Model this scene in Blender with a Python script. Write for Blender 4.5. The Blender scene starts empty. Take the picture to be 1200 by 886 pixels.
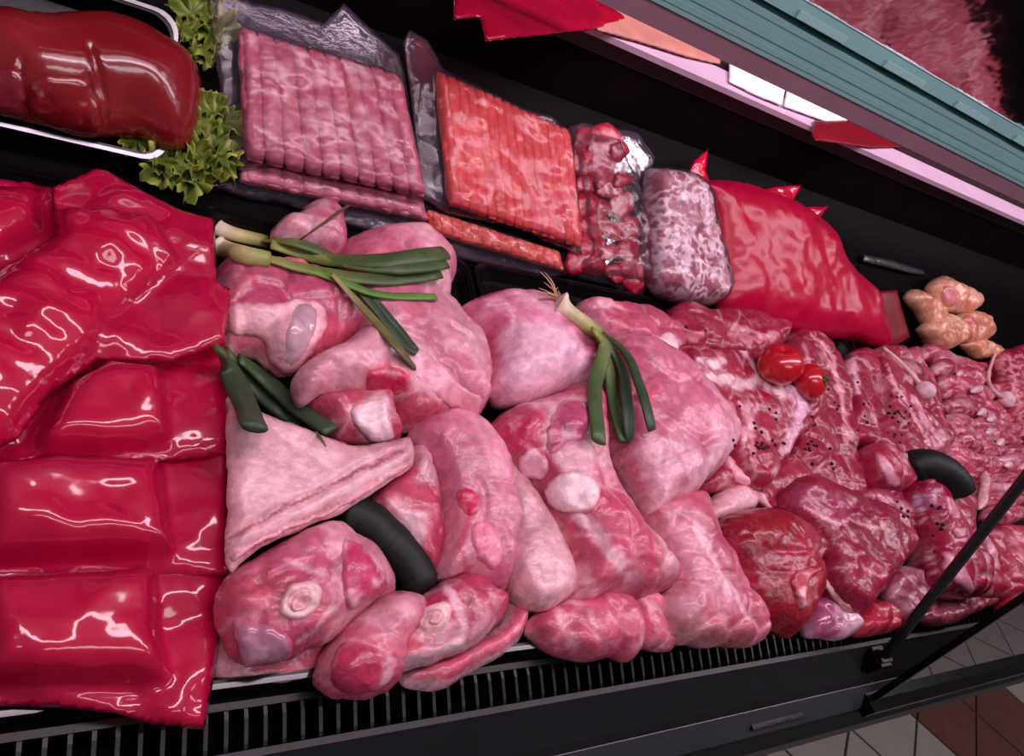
import bpy, bmesh, math, random
import numpy as np
from mathutils import Vector, Matrix
from mathutils.geometry import delaunay_2d_cdt
from mathutils.bvhtree import BVHTree

random.seed(4)
scene = bpy.context.scene
COL = scene.collection

# ------------------------------------------------------------------ camera
F_PX = 873.0
VPX = np.array([1940.0 - 600, 590.0 - 443, F_PX]); VPX /= np.linalg.norm(VPX)
_dz = math.sin(math.radians(40.0))
_a = -VPX[2] * _dz / VPX[0]; _b = -VPX[1] / VPX[0]
_A = _b * _b + 1; _B = 2 * _a * _b; _C = _a * _a - (1 - _dz * _dz)
_dy = (-_B + math.sqrt(_B * _B - 4 * _A * _C)) / 2 / _A
DOWN = np.array([_a + _b * _dy, _dy, _dz])
BACK = np.cross(VPX, DOWN)
M3 = np.array([VPX, BACK, -DOWN])          # rows: world axes seen from the camera (right, down, forward)
CAM = np.array([0.0, 0.0, 1.5])
cd = bpy.data.cameras.new('camera'); cam = bpy.data.objects.new('camera', cd); COL.objects.link(cam)
cd.sensor_fit = 'HORIZONTAL'; cd.sensor_width = 36.0; cd.lens = 36.0 * F_PX / 1200.0
cd.clip_start = 0.01; cd.clip_end = 100
r_, d_, f_ = M3[:, 0], M3[:, 1], M3[:, 2]
cam.matrix_world = Matrix(((r_[0], -d_[0], -f_[0], CAM[0]), (r_[1], -d_[1], -f_[1], CAM[1]),
                           (r_[2], -d_[2], -f_[2], CAM[2]), (0, 0, 0, 1)))
scene.camera = cam

# ------------------------------------------------------------------ light
def lin(c):
    c = np.array(c, float) / 255.0
    return tuple(np.where(c <= 0.04045, c / 12.92, ((c + 0.055) / 1.055) ** 2.4))
w = bpy.data.worlds.new('shop'); scene.world = w; w.use_nodes = True
w.node_tree.nodes['Background'].inputs[0].default_value = (0.80, 0.74, 0.80, 1)
w.node_tree.nodes['Background'].inputs[1].default_value = 0.09
def area(name, loc, sx, sy, power, col, tilt=0.0):
    l = bpy.data.lights.new(name, 'AREA'); l.shape = 'RECTANGLE'; l.size = sx; l.size_y = sy
    l.energy = power; l.color = col
    o = bpy.data.objects.new(name, l); COL.objects.link(o); o.location = loc; o.rotation_euler = (tilt, 0, 0)
    return o
area('case_tube_light', (1.0, 0.62, 1.98), 2.8, 0.13, 25, (1.0, 0.79, 0.93), math.radians(-8))
area('case_tube_light', (1.0, 0.30, 2.02), 2.8, 0.13, 15, (1.0, 0.80, 0.93), math.radians(8))
area('shop_ceiling_light', (0.6, -1.1, 3.0), 2.6, 0.35, 16, (1.0, 0.90, 0.97), math.radians(18))
area('shop_ceiling_light', (3.6, -0.9, 3.0), 1.6, 0.35, 12, (1.0, 0.90, 0.97), math.radians(14))
scene.view_settings.view_transform = 'Standard'; scene.view_settings.look = 'None'
scene.view_settings.gamma = 1.0; scene.view_settings.use_curve_mapping = False
scene.view_settings.exposure = 0.12

# ------------------------------------------------------------------ pixels and planes
def rays(p):
    p = np.atleast_2d(np.array(p, float))
    v = np.stack([(p[:, 0] - 600) / F_PX, (p[:, 1] - 443) / F_PX, np.ones(len(p))], 1)
    return v @ M3.T
def to_px(P):
    v = (np.atleast_2d(P) - CAM) @ M3
    return np.stack([600 + F_PX * v[:, 0] / v[:, 2], 443 + F_PX * v[:, 1] / v[:, 2]], 1)
class Plane:
    def __init__(s, o, n, u=(1, 0, 0)):
        s.o = np.array(o, float); s.n = np.array(n, float) / np.linalg.norm(n)
        u = np.array(u, float); u = u - s.n * (u @ s.n); s.u = u / np.linalg.norm(u); s.v = np.cross(s.n, s.u)
    def hit(s, p):
        d = rays(p); t = ((s.o - CAM) @ s.n) / (d @ s.n); return CAM + d * t[:, None]
    def up(s, h): return Plane(s.o + s.n * h, s.n, s.u)
    def to2(s, P): q = P - s.o; return np.stack([q @ s.u, q @ s.v], 1)
    def to3(s, q, z): return s.o + q[:, :1] * s.u + q[:, 1:2] * s.v + np.asarray(z)[:, None] * s.n
    def tilted(s, c, ax, ay):
        R = Matrix.Rotation(math.radians(ax), 3, Vector(s.u)) @ Matrix.Rotation(math.radians(ay), 3, Vector(s.v))
        return Plane(c, R @ Vector(s.n), R @ Vector(s.u))
AL = math.radians(6); DECK = Plane((0, .11, .93), (0, -math.sin(AL), math.cos(AL)))
RL = math.radians(35); REAR = Plane((0, .60, .985), (0, -math.sin(RL), math.cos(RL)))
SHELF = Plane((0, .80, 1.220), (0, 0, 1))
FLOOR = Plane((0, 0, 0), (0, 0, 1))
CROP = dict(f=(0, 0, 1), c6=(240, 230, 2.953), c7=(240, 470, 2.46), c8=(530, 330, 3.054), c9=(560, 440, 2.532),
            c10=(760, 330, 3.281), c11=(820, 520, 3.158), c12=(960, 310, 3.546), c13=(1040, 380, 4.925),
            c14=(1000, 540, 4.43), cA=(0, 0, 3.99), cB=(230, 0, 2.953), cC=(480, 50, 2.768), cD=(0, 190, 2.607),
            cE=(0, 520, 2.42), cF=(740, 150, 2.609), cG=(520, 0, 1.765), cH=(860, 680, 3.53), cI=(200, 690, 2.4),
            cJ=(860, 0, 3.53))
def px(crop, pts):
    x, y, s = CROP[crop]; p = np.array(pts, float); return np.stack([x + p[:, 0] / s, y + p[:, 1] / s], 1)

# ------------------------------------------------------------------ noise (numpy)
def vn(P, sc, seed=0):
    Q = np.asarray(P) * sc + seed * 7.31 + 100.0
    i = np.floor(Q).astype(np.int64); fr = Q - i; u = fr * fr * (3 - 2 * fr)
    def h(a, b, c):
        n = (a * 73856093) ^ (b * 19349663) ^ (c * 83492791) ^ (int(seed) * 2654435)
        n = (n ^ (n >> 13)) * 1274126177 & 0x7fffffff
        n = (n ^ (n >> 16)) * 668265263 & 0x7fffffff
        return (n & 0xffff) / 32767.5 - 1
    a, b, c = i[:, 0], i[:, 1], i[:, 2]; x, y, z = u[:, 0], u[:, 1], u[:, 2]
    L = lambda p, q, t: p + (q - p) * t
    return L(L(L(h(a, b, c), h(a + 1, b, c), x), L(h(a, b + 1, c), h(a + 1, b + 1, c), x), y),
             L(L(h(a, b, c + 1), h(a + 1, b, c + 1), x), L(h(a, b + 1, c + 1), h(a + 1, b + 1, c + 1), x), y), z)
def fbm(P, sc, o=3, seed=0):
    s = 0; a = 1; t = 0
    for k in range(o): s = s + a * vn(P, sc * 2 ** k, seed + k); t += a; a *= .5
    return s / t
def sstep(a, b, x):
    t = np.clip((x - a) / (b - a), 0, 1); return t * t * (3 - 2 * t)

# ------------------------------------------------------------------ materials
MATS = {}
def mat(name, base=(.5, .5, .5), rough=.5, metal=0.0, spec=.5, coat=0, alpha=1.0, trans=0, bump=0, bscale=100, noise=0, nscale=40, sss=0, attr=False, emit=None, coatr=.1, bdist=.002, fibre=False):
    m = bpy.data.materials.new(name); m.use_nodes = True; nt = m.node_tree; N = nt.nodes; L = nt.links
    b = N['Principled BSDF']; MATS[name] = m
    b.inputs['Base Color'].default_value = (*base, 1); b.inputs['Roughness'].default_value = rough
    b.inputs['Metallic'].default_value = metal; b.inputs['Specular IOR Level'].default_value = spec
    b.inputs['Coat Weight'].default_value = coat; b.inputs['Coat Roughness'].default_value = coatr
    b.inputs['Alpha'].default_value = alpha; b.inputs['Transmission Weight'].default_value = trans
    if sss:
        b.inputs['Subsurface Weight'].default_value = sss; b.inputs['Subsurface Radius'].default_value = (1, .35, .25)
        b.inputs['Subsurface Scale'].default_value = .006
    tc = N.new('ShaderNodeTexCoord'); src = None
    if attr:
        a = N.new('ShaderNodeAttribute'); a.attribute_name = 'Col'; src = a.outputs['Color']
    if noise or attr:
        nz = N.new('ShaderNodeTexNoise'); nz.inputs['Scale'].default_value = nscale; nz.inputs['Detail'].default_value = 5
        L.new(tc.outputs['Object'], nz.inputs['Vector'])
        mr = N.new('ShaderNodeMapRange'); mr.inputs[1].default_value = .3; mr.inputs[2].default_value = .7
        mr.inputs[3].default_value = 1 - noise; mr.inputs[4].default_value = 1 + noise
        L.new(nz.outputs['Fac'], mr.inputs[0])
        vm = N.new('ShaderNodeVectorMath'); vm.operation = 'SCALE'
        if src is not None: L.new(src, vm.inputs[0])
        else: vm.inputs[0].default_value = base
        L.new(mr.outputs[0], vm.inputs['Scale']); L.new(vm.outputs[0], b.inputs['Base Color'])
    if fibre:      # fine fat threads between the muscle fibres
        mp = N.new('ShaderNodeMapping'); mp.inputs['Scale'].default_value = (1.0, .45, .8); mp.inputs['Rotation'].default_value = (0, 0, .5)
        L.new(tc.outputs['Object'], mp.inputs[0])
        n3 = N.new('ShaderNodeTexNoise'); n3.inputs['Scale'].default_value = 75; n3.inputs['Detail'].default_value = 3; n3.inputs['Distortion'].default_value = .8
        L.new(mp.outputs[0], n3.inputs['Vector'])
        s1 = N.new('ShaderNodeMath'); s1.operation = 'SUBTRACT'; s1.inputs[1].default_value = .5; L.new(n3.outputs['Fac'], s1.inputs[0])
        s2 = N.new('ShaderNodeMath'); s2.operation = 'ABSOLUTE'; L.new(s1.outputs[0], s2.inputs[0])
        s3 = N.new('ShaderNodeMapRange'); s3.inputs[1].default_value = 0; s3.inputs[2].default_value = .03; s3.inputs[3].default_value = .07; s3.inputs[4].default_value = 0
        L.new(s2.outputs[0], s3.inputs[0])
        mx = N.new('ShaderNodeMixRGB'); mx.inputs[2].default_value = (*lin((240, 180, 192)), 1)
        L.new(s3.outputs[0], mx.inputs[0]); L.new(vm.outputs[0], mx.inputs[1]); L.new(mx.outputs[0], b.inputs['Base Color'])
    if bump:
        n2 = N.new('ShaderNodeTexNoise'); n2.inputs['Scale'].default_value = bscale; n2.inputs['Detail'].default_value = 4
        L.new(tc.outputs['Object'], n2.inputs['Vector'])
        bp = N.new('ShaderNodeBump'); bp.inputs['Strength'].default_value = bump; bp.inputs['Distance'].default_value = bdist
        L.new(n2.outputs['Fac'], bp.inputs['Height']); L.new(bp.outputs[0], b.inputs['Normal']); L.new(bp.outputs[0], b.inputs['Coat Normal'])
    if emit: b.inputs['Emission Color'].default_value = (*emit, 1); b.inputs['Emission Strength'].default_value = 1
    return m
mat('meat', rough=.38, spec=.5, coat=.42, coatr=.16, bump=.55, bscale=150, noise=.20, nscale=110, sss=.08, attr=True, fibre=True)
mat('wet', rough=.22, spec=.5, coat=.6, coatr=.06, bump=.10, bscale=60, noise=.08, nscale=30, sss=.08, attr=True)
mat('matte', rough=.55, spec=.35, bump=.25, bscale=160, noise=.12, nscale=120, attr=True)
mat('rim_black', (.004, .0035, .0045), .12, spec=.6, noise=.1, nscale=30)
mat('leaf', rough=.45, spec=.4, bump=.2, bscale=120, noise=.15, nscale=80, attr=True, sss=.08)
mat('black_plastic', (.003, .0025, .0035), .25, spec=.22, bump=.05, bscale=200)
mat('black_deck', (.0025, .0018, .0025), .6, spec=.03, bump=.08, bscale=160)
mat('black_wall', (.004, .002, .0026), .6, spec=.04, noise=.3, nscale=14)
mat('grey_panel', (.011, .011, .013), .4, spec=.3, noise=.15, nscale=20)
mat('grey_strip', (.035, .036, .040), .3, spec=.5, noise=.1, nscale=25)
mat('fin', (.004, .004, .0045), .35, spec=.28, noise=.1, nscale=30)
mat('chrome', (.22, .21, .22), .30, metal=1.0, noise=.05, nscale=40)
mat('rod', (.03, .03, .034), .22, metal=.6, spec=.6, noise=.1, nscale=50)
mat('lilac', lin((205, 175, 195)), .4, noise=.05, nscale=20)
mat('apron', lin((40, 18, 24)), .5, noise=.2, nscale=15)
mat('mirror', (.62, .56, .57), .10, metal=1.0, noise=.12, nscale=5, bump=.25, bscale=7, bdist=.02)
mat('teal', lin((112, 152, 150)), .22, spec=.6, noise=.06, nscale=6)
mat('teal_dark', lin((28, 62, 62)), .25, spec=.6, noise=.1, nscale=10)
mat('teal_light', lin((134, 176, 172)), .2, spec=.6, noise=.05, nscale=10)
mat('strip_meat_reflection', lin((128, 98, 110)), .3, spec=.5, noise=.08, nscale=9)  # pink-grey base colour stands in for the meat reflected in the rail's lower strip
mat('paper', lin((252, 244, 250)), .6, noise=.04, nscale=30)
mat('paper_pink', lin((232, 175, 190)), .6, noise=.04, nscale=30)
mat('tan', lin((186, 122, 108)), .55, noise=.12, nscale=30)
mat('dark_red', lin((120, 10, 28)), .35, noise=.12, nscale=30)
mat('tile_white', lin((190, 178, 172)), .35, noise=.06, nscale=9)
mat('tile_brown', lin((122, 72, 62)), .4, noise=.18, nscale=14)
mat('grout', lin((70, 58, 56)), .8, noise=.1, nscale=30)
def film(name, tint, diff, dfac, rough, gloss, bump=.3, bscale=40, sheen=.0):
    m = bpy.data.materials.new(name); m.use_nodes = True; nt = m.node_tree; N = nt.nodes; L = nt.links; MATS[name] = m
    N.remove(N['Principled BSDF']); out = N['Material Output']
    tr = N.new('ShaderNodeBsdfTransparent'); tr.inputs[0].default_value = (*tint, 1)
    df = N.new('ShaderNodeBsdfDiffuse'); tl = N.new('ShaderNodeBsdfTranslucent')
    tc = N.new('ShaderNodeTexCoord'); nz = N.new('ShaderNodeTexNoise'); nz.inputs['Scale'].default_value = 25
    L.new(tc.outputs['Object'], nz.inputs['Vector'])
    rp = N.new('ShaderNodeMixRGB'); rp.inputs[1].default_value = (*[c * .8 for c in diff], 1); rp.inputs[2].default_value = (*diff, 1)
    L.new(nz.outputs['Fac'], rp.inputs[0]); L.new(rp.outputs[0], df.inputs[0]); L.new(rp.outputs[0], tl.inputs[0])
    m0 = N.new('ShaderNodeMixShader'); m0.inputs[0].default_value = .35; L.new(df.outputs[0], m0.inputs[1]); L.new(tl.outputs[0], m0.inputs[2])
    m1 = N.new('ShaderNodeMixShader'); m1.inputs[0].default_value = dfac; L.new(tr.outputs[0], m1.inputs[1]); L.new(m0.outputs[0], m1.inputs[2])
    gl = N.new('ShaderNodeBsdfGlossy'); gl.inputs['Roughness'].default_value = rough
    n2 = N.new('ShaderNodeTexNoise'); n2.inputs['Scale'].default_value = bscale; n2.inputs['Detail'].default_value = 3
    L.new(tc.outputs['Object'], n2.inputs['Vector'])
    bp = N.new('ShaderNodeBump'); bp.inputs['Strength'].default_value = bump; bp.inputs['Distance'].default_value = .004
    L.new(n2.outputs['Fac'], bp.inputs['Height']); L.new(bp.outputs[0], gl.inputs['Normal'])
    g2 = N.new('ShaderNodeBsdfGlossy'); g2.inputs['Roughness'].default_value = .42; m3 = N.new('ShaderNodeMixShader'); m3.inputs[0].default_value = sheen
    L.new(m1.outputs[0], m3.inputs[1]); L.new(g2.outputs[0], m3.inputs[2]); m1 = m3
    lw = N.new('ShaderNodeFresnel'); lw.inputs[0].default_value = 1.45; L.new(bp.outputs[0], lw.inputs['Normal'])
    mm = N.new('ShaderNodeMath'); mm.operation = 'MULTIPLY'; mm.inputs[1].default_value = gloss; L.new(lw.outputs[0], mm.inputs[0])
    m2 = N.new('ShaderNodeMixShader'); L.new(mm.outputs[0], m2.inputs[0]); L.new(m1.outputs[0], m2.inputs[1]); L.new(gl.outputs[0], m2.inputs[2])
    L.new(m2.outputs[0], out.inputs['Surface']); return m
film('red_film', (.95, .12, .30), lin((244, 12, 92)), .64, .09, 1.7, bump=.15, bscale=30, sheen=.018)
film('red_film_dull', (.95, .12, .30), lin((242, 12, 84)), .66, .24, .7, bump=.15, bscale=30, sheen=.012)
film('red_film_thin', (.95, .06, .14), lin((242, 14, 80)), .6, .12, 1.6, bump=.3, bscale=30)
film('clear_film', (.97, .94, .97), lin((190, 165, 195)), .07, .14, .85, bump=.35, bscale=55)
film('glass', (.90, .93, .93), (.3, .3, .32), .08, .02, 1.2, bump=0, bscale=5)

# ------------------------------------------------------------------ objects
ORG = {}
def link(name, me, material, parent=None, origin=None):
    o = bpy.data.objects.new(name, me); COL.objects.link(o)
    if material: me.materials.append(MATS[material])
    if parent is not None: o.parent = parent
    elif origin is not None: o.location = origin
    return o
def mesh_obj(name, V, Fs, material, parent=None, col=None, smooth=True):
    V = np.asarray(V, float)
    if parent is not None: org = ORG[parent.name]
    else: org = np.array([(V[:, 0].min() + V[:, 0].max()) / 2, (V[:, 1].min() + V[:, 1].max()) / 2, V[:, 2].min()])
    me = bpy.data.meshes.new(name); me.from_pydata((V - org).tolist(), [], [list(map(int, f)) for f in Fs])
    if smooth: me.polygons.foreach_set('use_smooth', np.ones(len(me.polygons), bool))
    if col is not None:
        at = me.attributes.new('Col', 'FLOAT_COLOR', 'POINT')
        c4 = np.ones((len(V), 4), np.float32); c4[:, :3] = np.clip(col, 0, 1); at.data.foreach_set('color', c4.ravel())
    me.update()
    o = link(name, me, material, parent, Vector(org)); ORG[o.name] = org
    return o
def empty(name, loc):
    o = bpy.data.objects.new(name, None); COL.objects.link(o); o.location = Vector(loc); o.empty_display_size = .02
    ORG[o.name] = np.array(loc, float); return o
def tag(o, label, cat=None, group=None, kind=None):
    o['label'] = label
    if cat: o['category'] = cat
    if group: o['group'] = group
    if kind: o['kind'] = kind
    return o
SURF = []       # BVH trees of everything that things can rest on
def surf(p):
    d = rays(p)[0]; d = Vector(d / np.linalg.norm(d)); best = None
    for t in SURF:
        h = t.ray_cast(Vector(CAM), d)
        if h[0] is not None and (best is None or h[3] < best[1]): best = (np.array(h[0]), h[3], np.array(h[1]))
    if best is None: P = DECK.hit([p])[0]; return P, DECK.n
    return best[0], best[2]

def smooth_closed(p, step):
    p = np.asarray(p, float); n = len(p); out = []
    for i in range(n):
        a, b, c, d = p[i - 1], p[i], p[(i + 1) % n], p[(i + 2) % n]
        k = max(1, int(round(np.linalg.norm(c - b) / step)))
        for j in range(k):
            t = j / k
            out.append(.5 * (2 * b + (c - a) * t + (2 * a - 5 * b + 4 * c - d) * t * t + (3 * b - a - 3 * c + d) * t ** 3))
    return np.array(out)
def linear_closed(p, step):
    p = np.asarray(p, float); out = []
    for i in range(len(p)):
        b, c = p[i], p[(i + 1) % len(p)]; k = max(1, int(round(np.linalg.norm(c - b) / step)))
        out += [b + (c - b) * j / k for j in range(k)]
    return np.array(out)
def smooth_open(p, n):
    p = np.asarray(p, float); q = np.vstack([2 * p[0] - p[1], p, 2 * p[-1] - p[-2]]); m = len(p) - 1; out = []
    for s in np.linspace(0, m, n):
        i = min(int(s), m - 1); t = s - i; a, b, c, d = q[i:i + 4]
        out.append(.5 * (2 * b + (c - a) * t + (2 * a - 5 * b + 4 * c - d) * t * t + (3 * b - a - 3 * c + d) * t ** 3))
    return np.array(out)
def seg_dist(P, poly, closed=True):
    P = np.asarray(P); poly = np.asarray(poly); best = np.full(len(P), 1e9)
    n = len(poly); rng = range(n if closed else n - 1)
    for i in rng:
        a = poly[i]; b = poly[(i + 1) % n]; ab = b - a; l = ab @ ab + 1e-12
        t = np.clip(((P - a) @ ab) / l, 0, 1); d = P - a - t[:, None] * ab
        best = np.minimum(best, (d * d).sum(1))
    return np.sqrt(best)
def inside(P, poly):
    c = np.zeros(len(P), bool); n = len(poly)
    for i in range(n):
        (x1, y1), (x2, y2) = poly[i], poly[(i + 1) % n]
        if y1 == y2: continue
        m = ((y1 > P[:, 1]) != (y2 > P[:, 1])) & (P[:, 0] < (x2 - x1) * (P[:, 1] - y1) / (y2 - y1) + x1); c ^= m
    return c
def orient(p):
    p = np.asarray(p); a = (p[:, 0] * np.roll(p[:, 1], -1) - np.roll(p[:, 0], -1) * p[:, 1]).sum()
    return p if a > 0 else p[::-1]
def grow_poly(p, g):
    if not g: return p
    p = orient(p); t = np.roll(p, -1, 0) - np.roll(p, 1, 0); n = np.stack([t[:, 1], -t[:, 0]], 1)
    n /= np.linalg.norm(n, axis=1)[:, None] + 1e-9; return p + n * g
def triangulate(b2, sp):
    b2 = orient(b2); lo, hi = b2.min(0), b2.max(0); rs = np.random.RandomState(3)
    gx, gy = np.meshgrid(np.arange(lo[0], hi[0], sp), np.arange(lo[1], hi[1], sp * .87))
    gx = gx + (np.arange(gx.shape[0]) % 2)[:, None] * sp * .5
    g = np.stack([gx.ravel(), gy.ravel()], 1) + rs.uniform(-.12, .12, (gx.size, 2)) * sp
    g = g[inside(g, b2)]; g = g[seg_dist(g, b2) > sp * .55] if len(g) else g
    P = np.vstack([b2, g]) if len(g) else b2
    r = delaunay_2d_cdt([Vector(p) for p in P], [], [list(range(len(b2)))], 1, 1e-7)
    V = np.array([tuple(v) for v in r[0]]); T = np.array([f for f in r[2] if len(f) == 3])
    a, b, c = V[T[:, 0]], V[T[:, 1]], V[T[:, 2]]
    ar = (b[:, 0] - a[:, 0]) * (c[:, 1] - a[:, 1]) - (c[:, 0] - a[:, 0]) * (b[:, 1] - a[:, 1])
    T[ar < 0] = T[ar < 0][:, ::-1]
    e = np.sort(np.vstack([T[:, [0, 1]], T[:, [1, 2]], T[:, [2, 0]]]), 1)
    u, cnt = np.unique(e, axis=0, return_counts=True)
    isb = np.zeros(len(V), bool); isb[u[cnt == 1].ravel()] = True
    return V, T, isb, u
def relax(z, edges, isb, it):
    n = np.zeros(len(z)); np.add.at(n, edges.ravel(), 1)
    for _ in range(it):
        s = np.zeros(len(z)); np.add.at(s, edges[:, 0], z[edges[:, 1]]); np.add.at(s, edges[:, 1], z[edges[:, 0]])
        z = np.where(isb, z, .5 * z + .5 * s / np.maximum(n, 1))
    return z

LEAN = (186, 58, 92); PINK = (206, 106, 134); FAT = (238, 190, 200); SKIN = (228, 170, 180); BEEF = (164, 30, 60)
DARK = (118, 18, 40); SILVER = (205, 158, 196); BONE = (240, 176, 190); RED = (190, 36, 66)
def paint(P, pxy, d, lean=LEAN, fat=FAT, amt=.25, sc=22, rim=0, rimw=.006, strokes=(), fills=(), seed=0, stretch=None, seam=None, cid=None, seamfat=.55, tint=.20):
    Q = P.copy()
    if stretch is not None:
        s = np.array(stretch, float); s /= np.linalg.norm(s); Q = Q - np.outer(Q @ s, s) * .75
    n1 = fbm(Q, sc, 4, seed); n2 = fbm(Q, sc * 3.2, 3, seed + 9)
    L_, Fc = np.array(lin(lean)), np.array(lin(fat))
    th = 1 - 2 * amt
    m = sstep(th * .55 - .22, th * .55 + .22, n1 + .35 * n2) * .68
    if rim: m = np.maximum(m, rim * sstep(rimw * 1.5, rimw * .4, d + .004 * n2))
    c = L_ + (Fc - L_) * m[:, None]
    if cid is not None:
        rs = np.random.RandomState(seed + 1); tv = rs.uniform(0, 1, cid.max() + 1)[cid]
        c = c + (Fc - c) * (tint * tv)[:, None]; c = c * (1 - .22 * (1 - tv) * rs.uniform(.5, 1))[:, None]
        sk = np.exp(-(seam / (.0020 + .0022 * sstep(-.2, .5, vn(P, 35, seed + 8)))) ** 2) * sstep(-.35, .35, vn(P, 22, seed + 12)) * seamfat
        c = c + (Fc - c) * sk[:, None]
    c = c * (1 + .18 * n2 + .12 * vn(P, 14, seed + 31))[:, None]
    lum = (c @ np.array([.3, .5, .2]))[:, None]; fatk = sstep(.32, .62, lum[:, 0])[:, None]
    c = np.where(True, lum + (c - lum) * (1.22 - .12 * fatk), c) * (.80 + .16 * fatk)
    wob = np.stack([vn(P, 70, seed + 3), vn(P, 70, seed + 4)], 1) * 5 + np.stack([vn(P, 190, seed + 5), vn(P, 190, seed + 6)], 1) * 2.2
    W = pxy + wob
    for poly, colr, soft, op in fills:
        poly = np.asarray(poly); dd = seg_dist(W, poly); dd = np.where(inside(W, poly), dd, -dd)
        k = sstep(-soft, soft, dd) * op; c = c + (np.array(lin(colr)) * (1 + .12 * n2)[:, None] - c) * k[:, None]
    for line, wd, colr, op in strokes:
        dd = seg_dist(W, np.asarray(line), False); k = sstep(wd, wd * .35, dd) * op * (.75 + .25 * sstep(-.3, .3, n2))
        c = c + (np.array(lin(colr)) - c) * k[:, None]
    return c

def facet(V, size, seed):
    P = V / size + seed * 3.7; a = P[:, 0] - P[:, 1] / 1.732; b = P[:, 1] * 2 / 1.732
    i = np.floor(a).astype(np.int64); j = np.floor(b).astype(np.int64); fa, fb = a - i, b - j
    def h(x, y):
        n = (x * 73856093) ^ (y * 19349663) ^ (int(seed) * 83492791); n = (n ^ (n >> 13)) * 1274126177 & 0x7fffffff; n = (n ^ (n >> 16)) * 668265263 & 0x7fffffff
        return (n & 0xffff) / 32767.5 - 1
    return np.where(fa + fb < 1, h(i, j) * (1 - fa - fb) + h(i + 1, j) * fa + h(i, j + 1) * fb,
                    h(i + 1, j + 1) * (fa + fb - 1) + h(i + 1, j) * (1 - fb) + h(i, j + 1) * (1 - fa))
def muscles(V, P0, size, seed, aniso=(1, 1, 0)):
    rs = np.random.RandomState(seed); W = V + .35 * size * np.stack([vn(P0, .55 / size, seed + 1), vn(P0, .55 / size, seed + 2)], 1)
    ca_, sa_ = math.cos(aniso[2]), math.sin(aniso[2]); R2 = np.array([[ca_, -sa_], [sa_, ca_]]); W = (W @ R2) * np.array(aniso[:2])
    lo, hi = W.min(0) - size, W.max(0) + size
    gx, gy = np.meshgrid(np.arange(lo[0], hi[0], size), np.arange(lo[1], hi[1], size)); C = np.stack([gx.ravel(), gy.ravel()], 1) + rs.uniform(-.42, .42, (gx.size, 2)) * size
    F1 = np.full(len(V), 1e9); F2 = F1.copy(); cid = np.zeros(len(V), int)
    for k, c in enumerate(C):
        d = np.sqrt(((W - c) ** 2).sum(1)); nw = d < F1; F2 = np.where(nw, F1, np.minimum(F2, d)); cid = np.where(nw, k, cid); F1 = np.where(nw, d, F1)
    return F1, F2 - F1, cid
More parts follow.
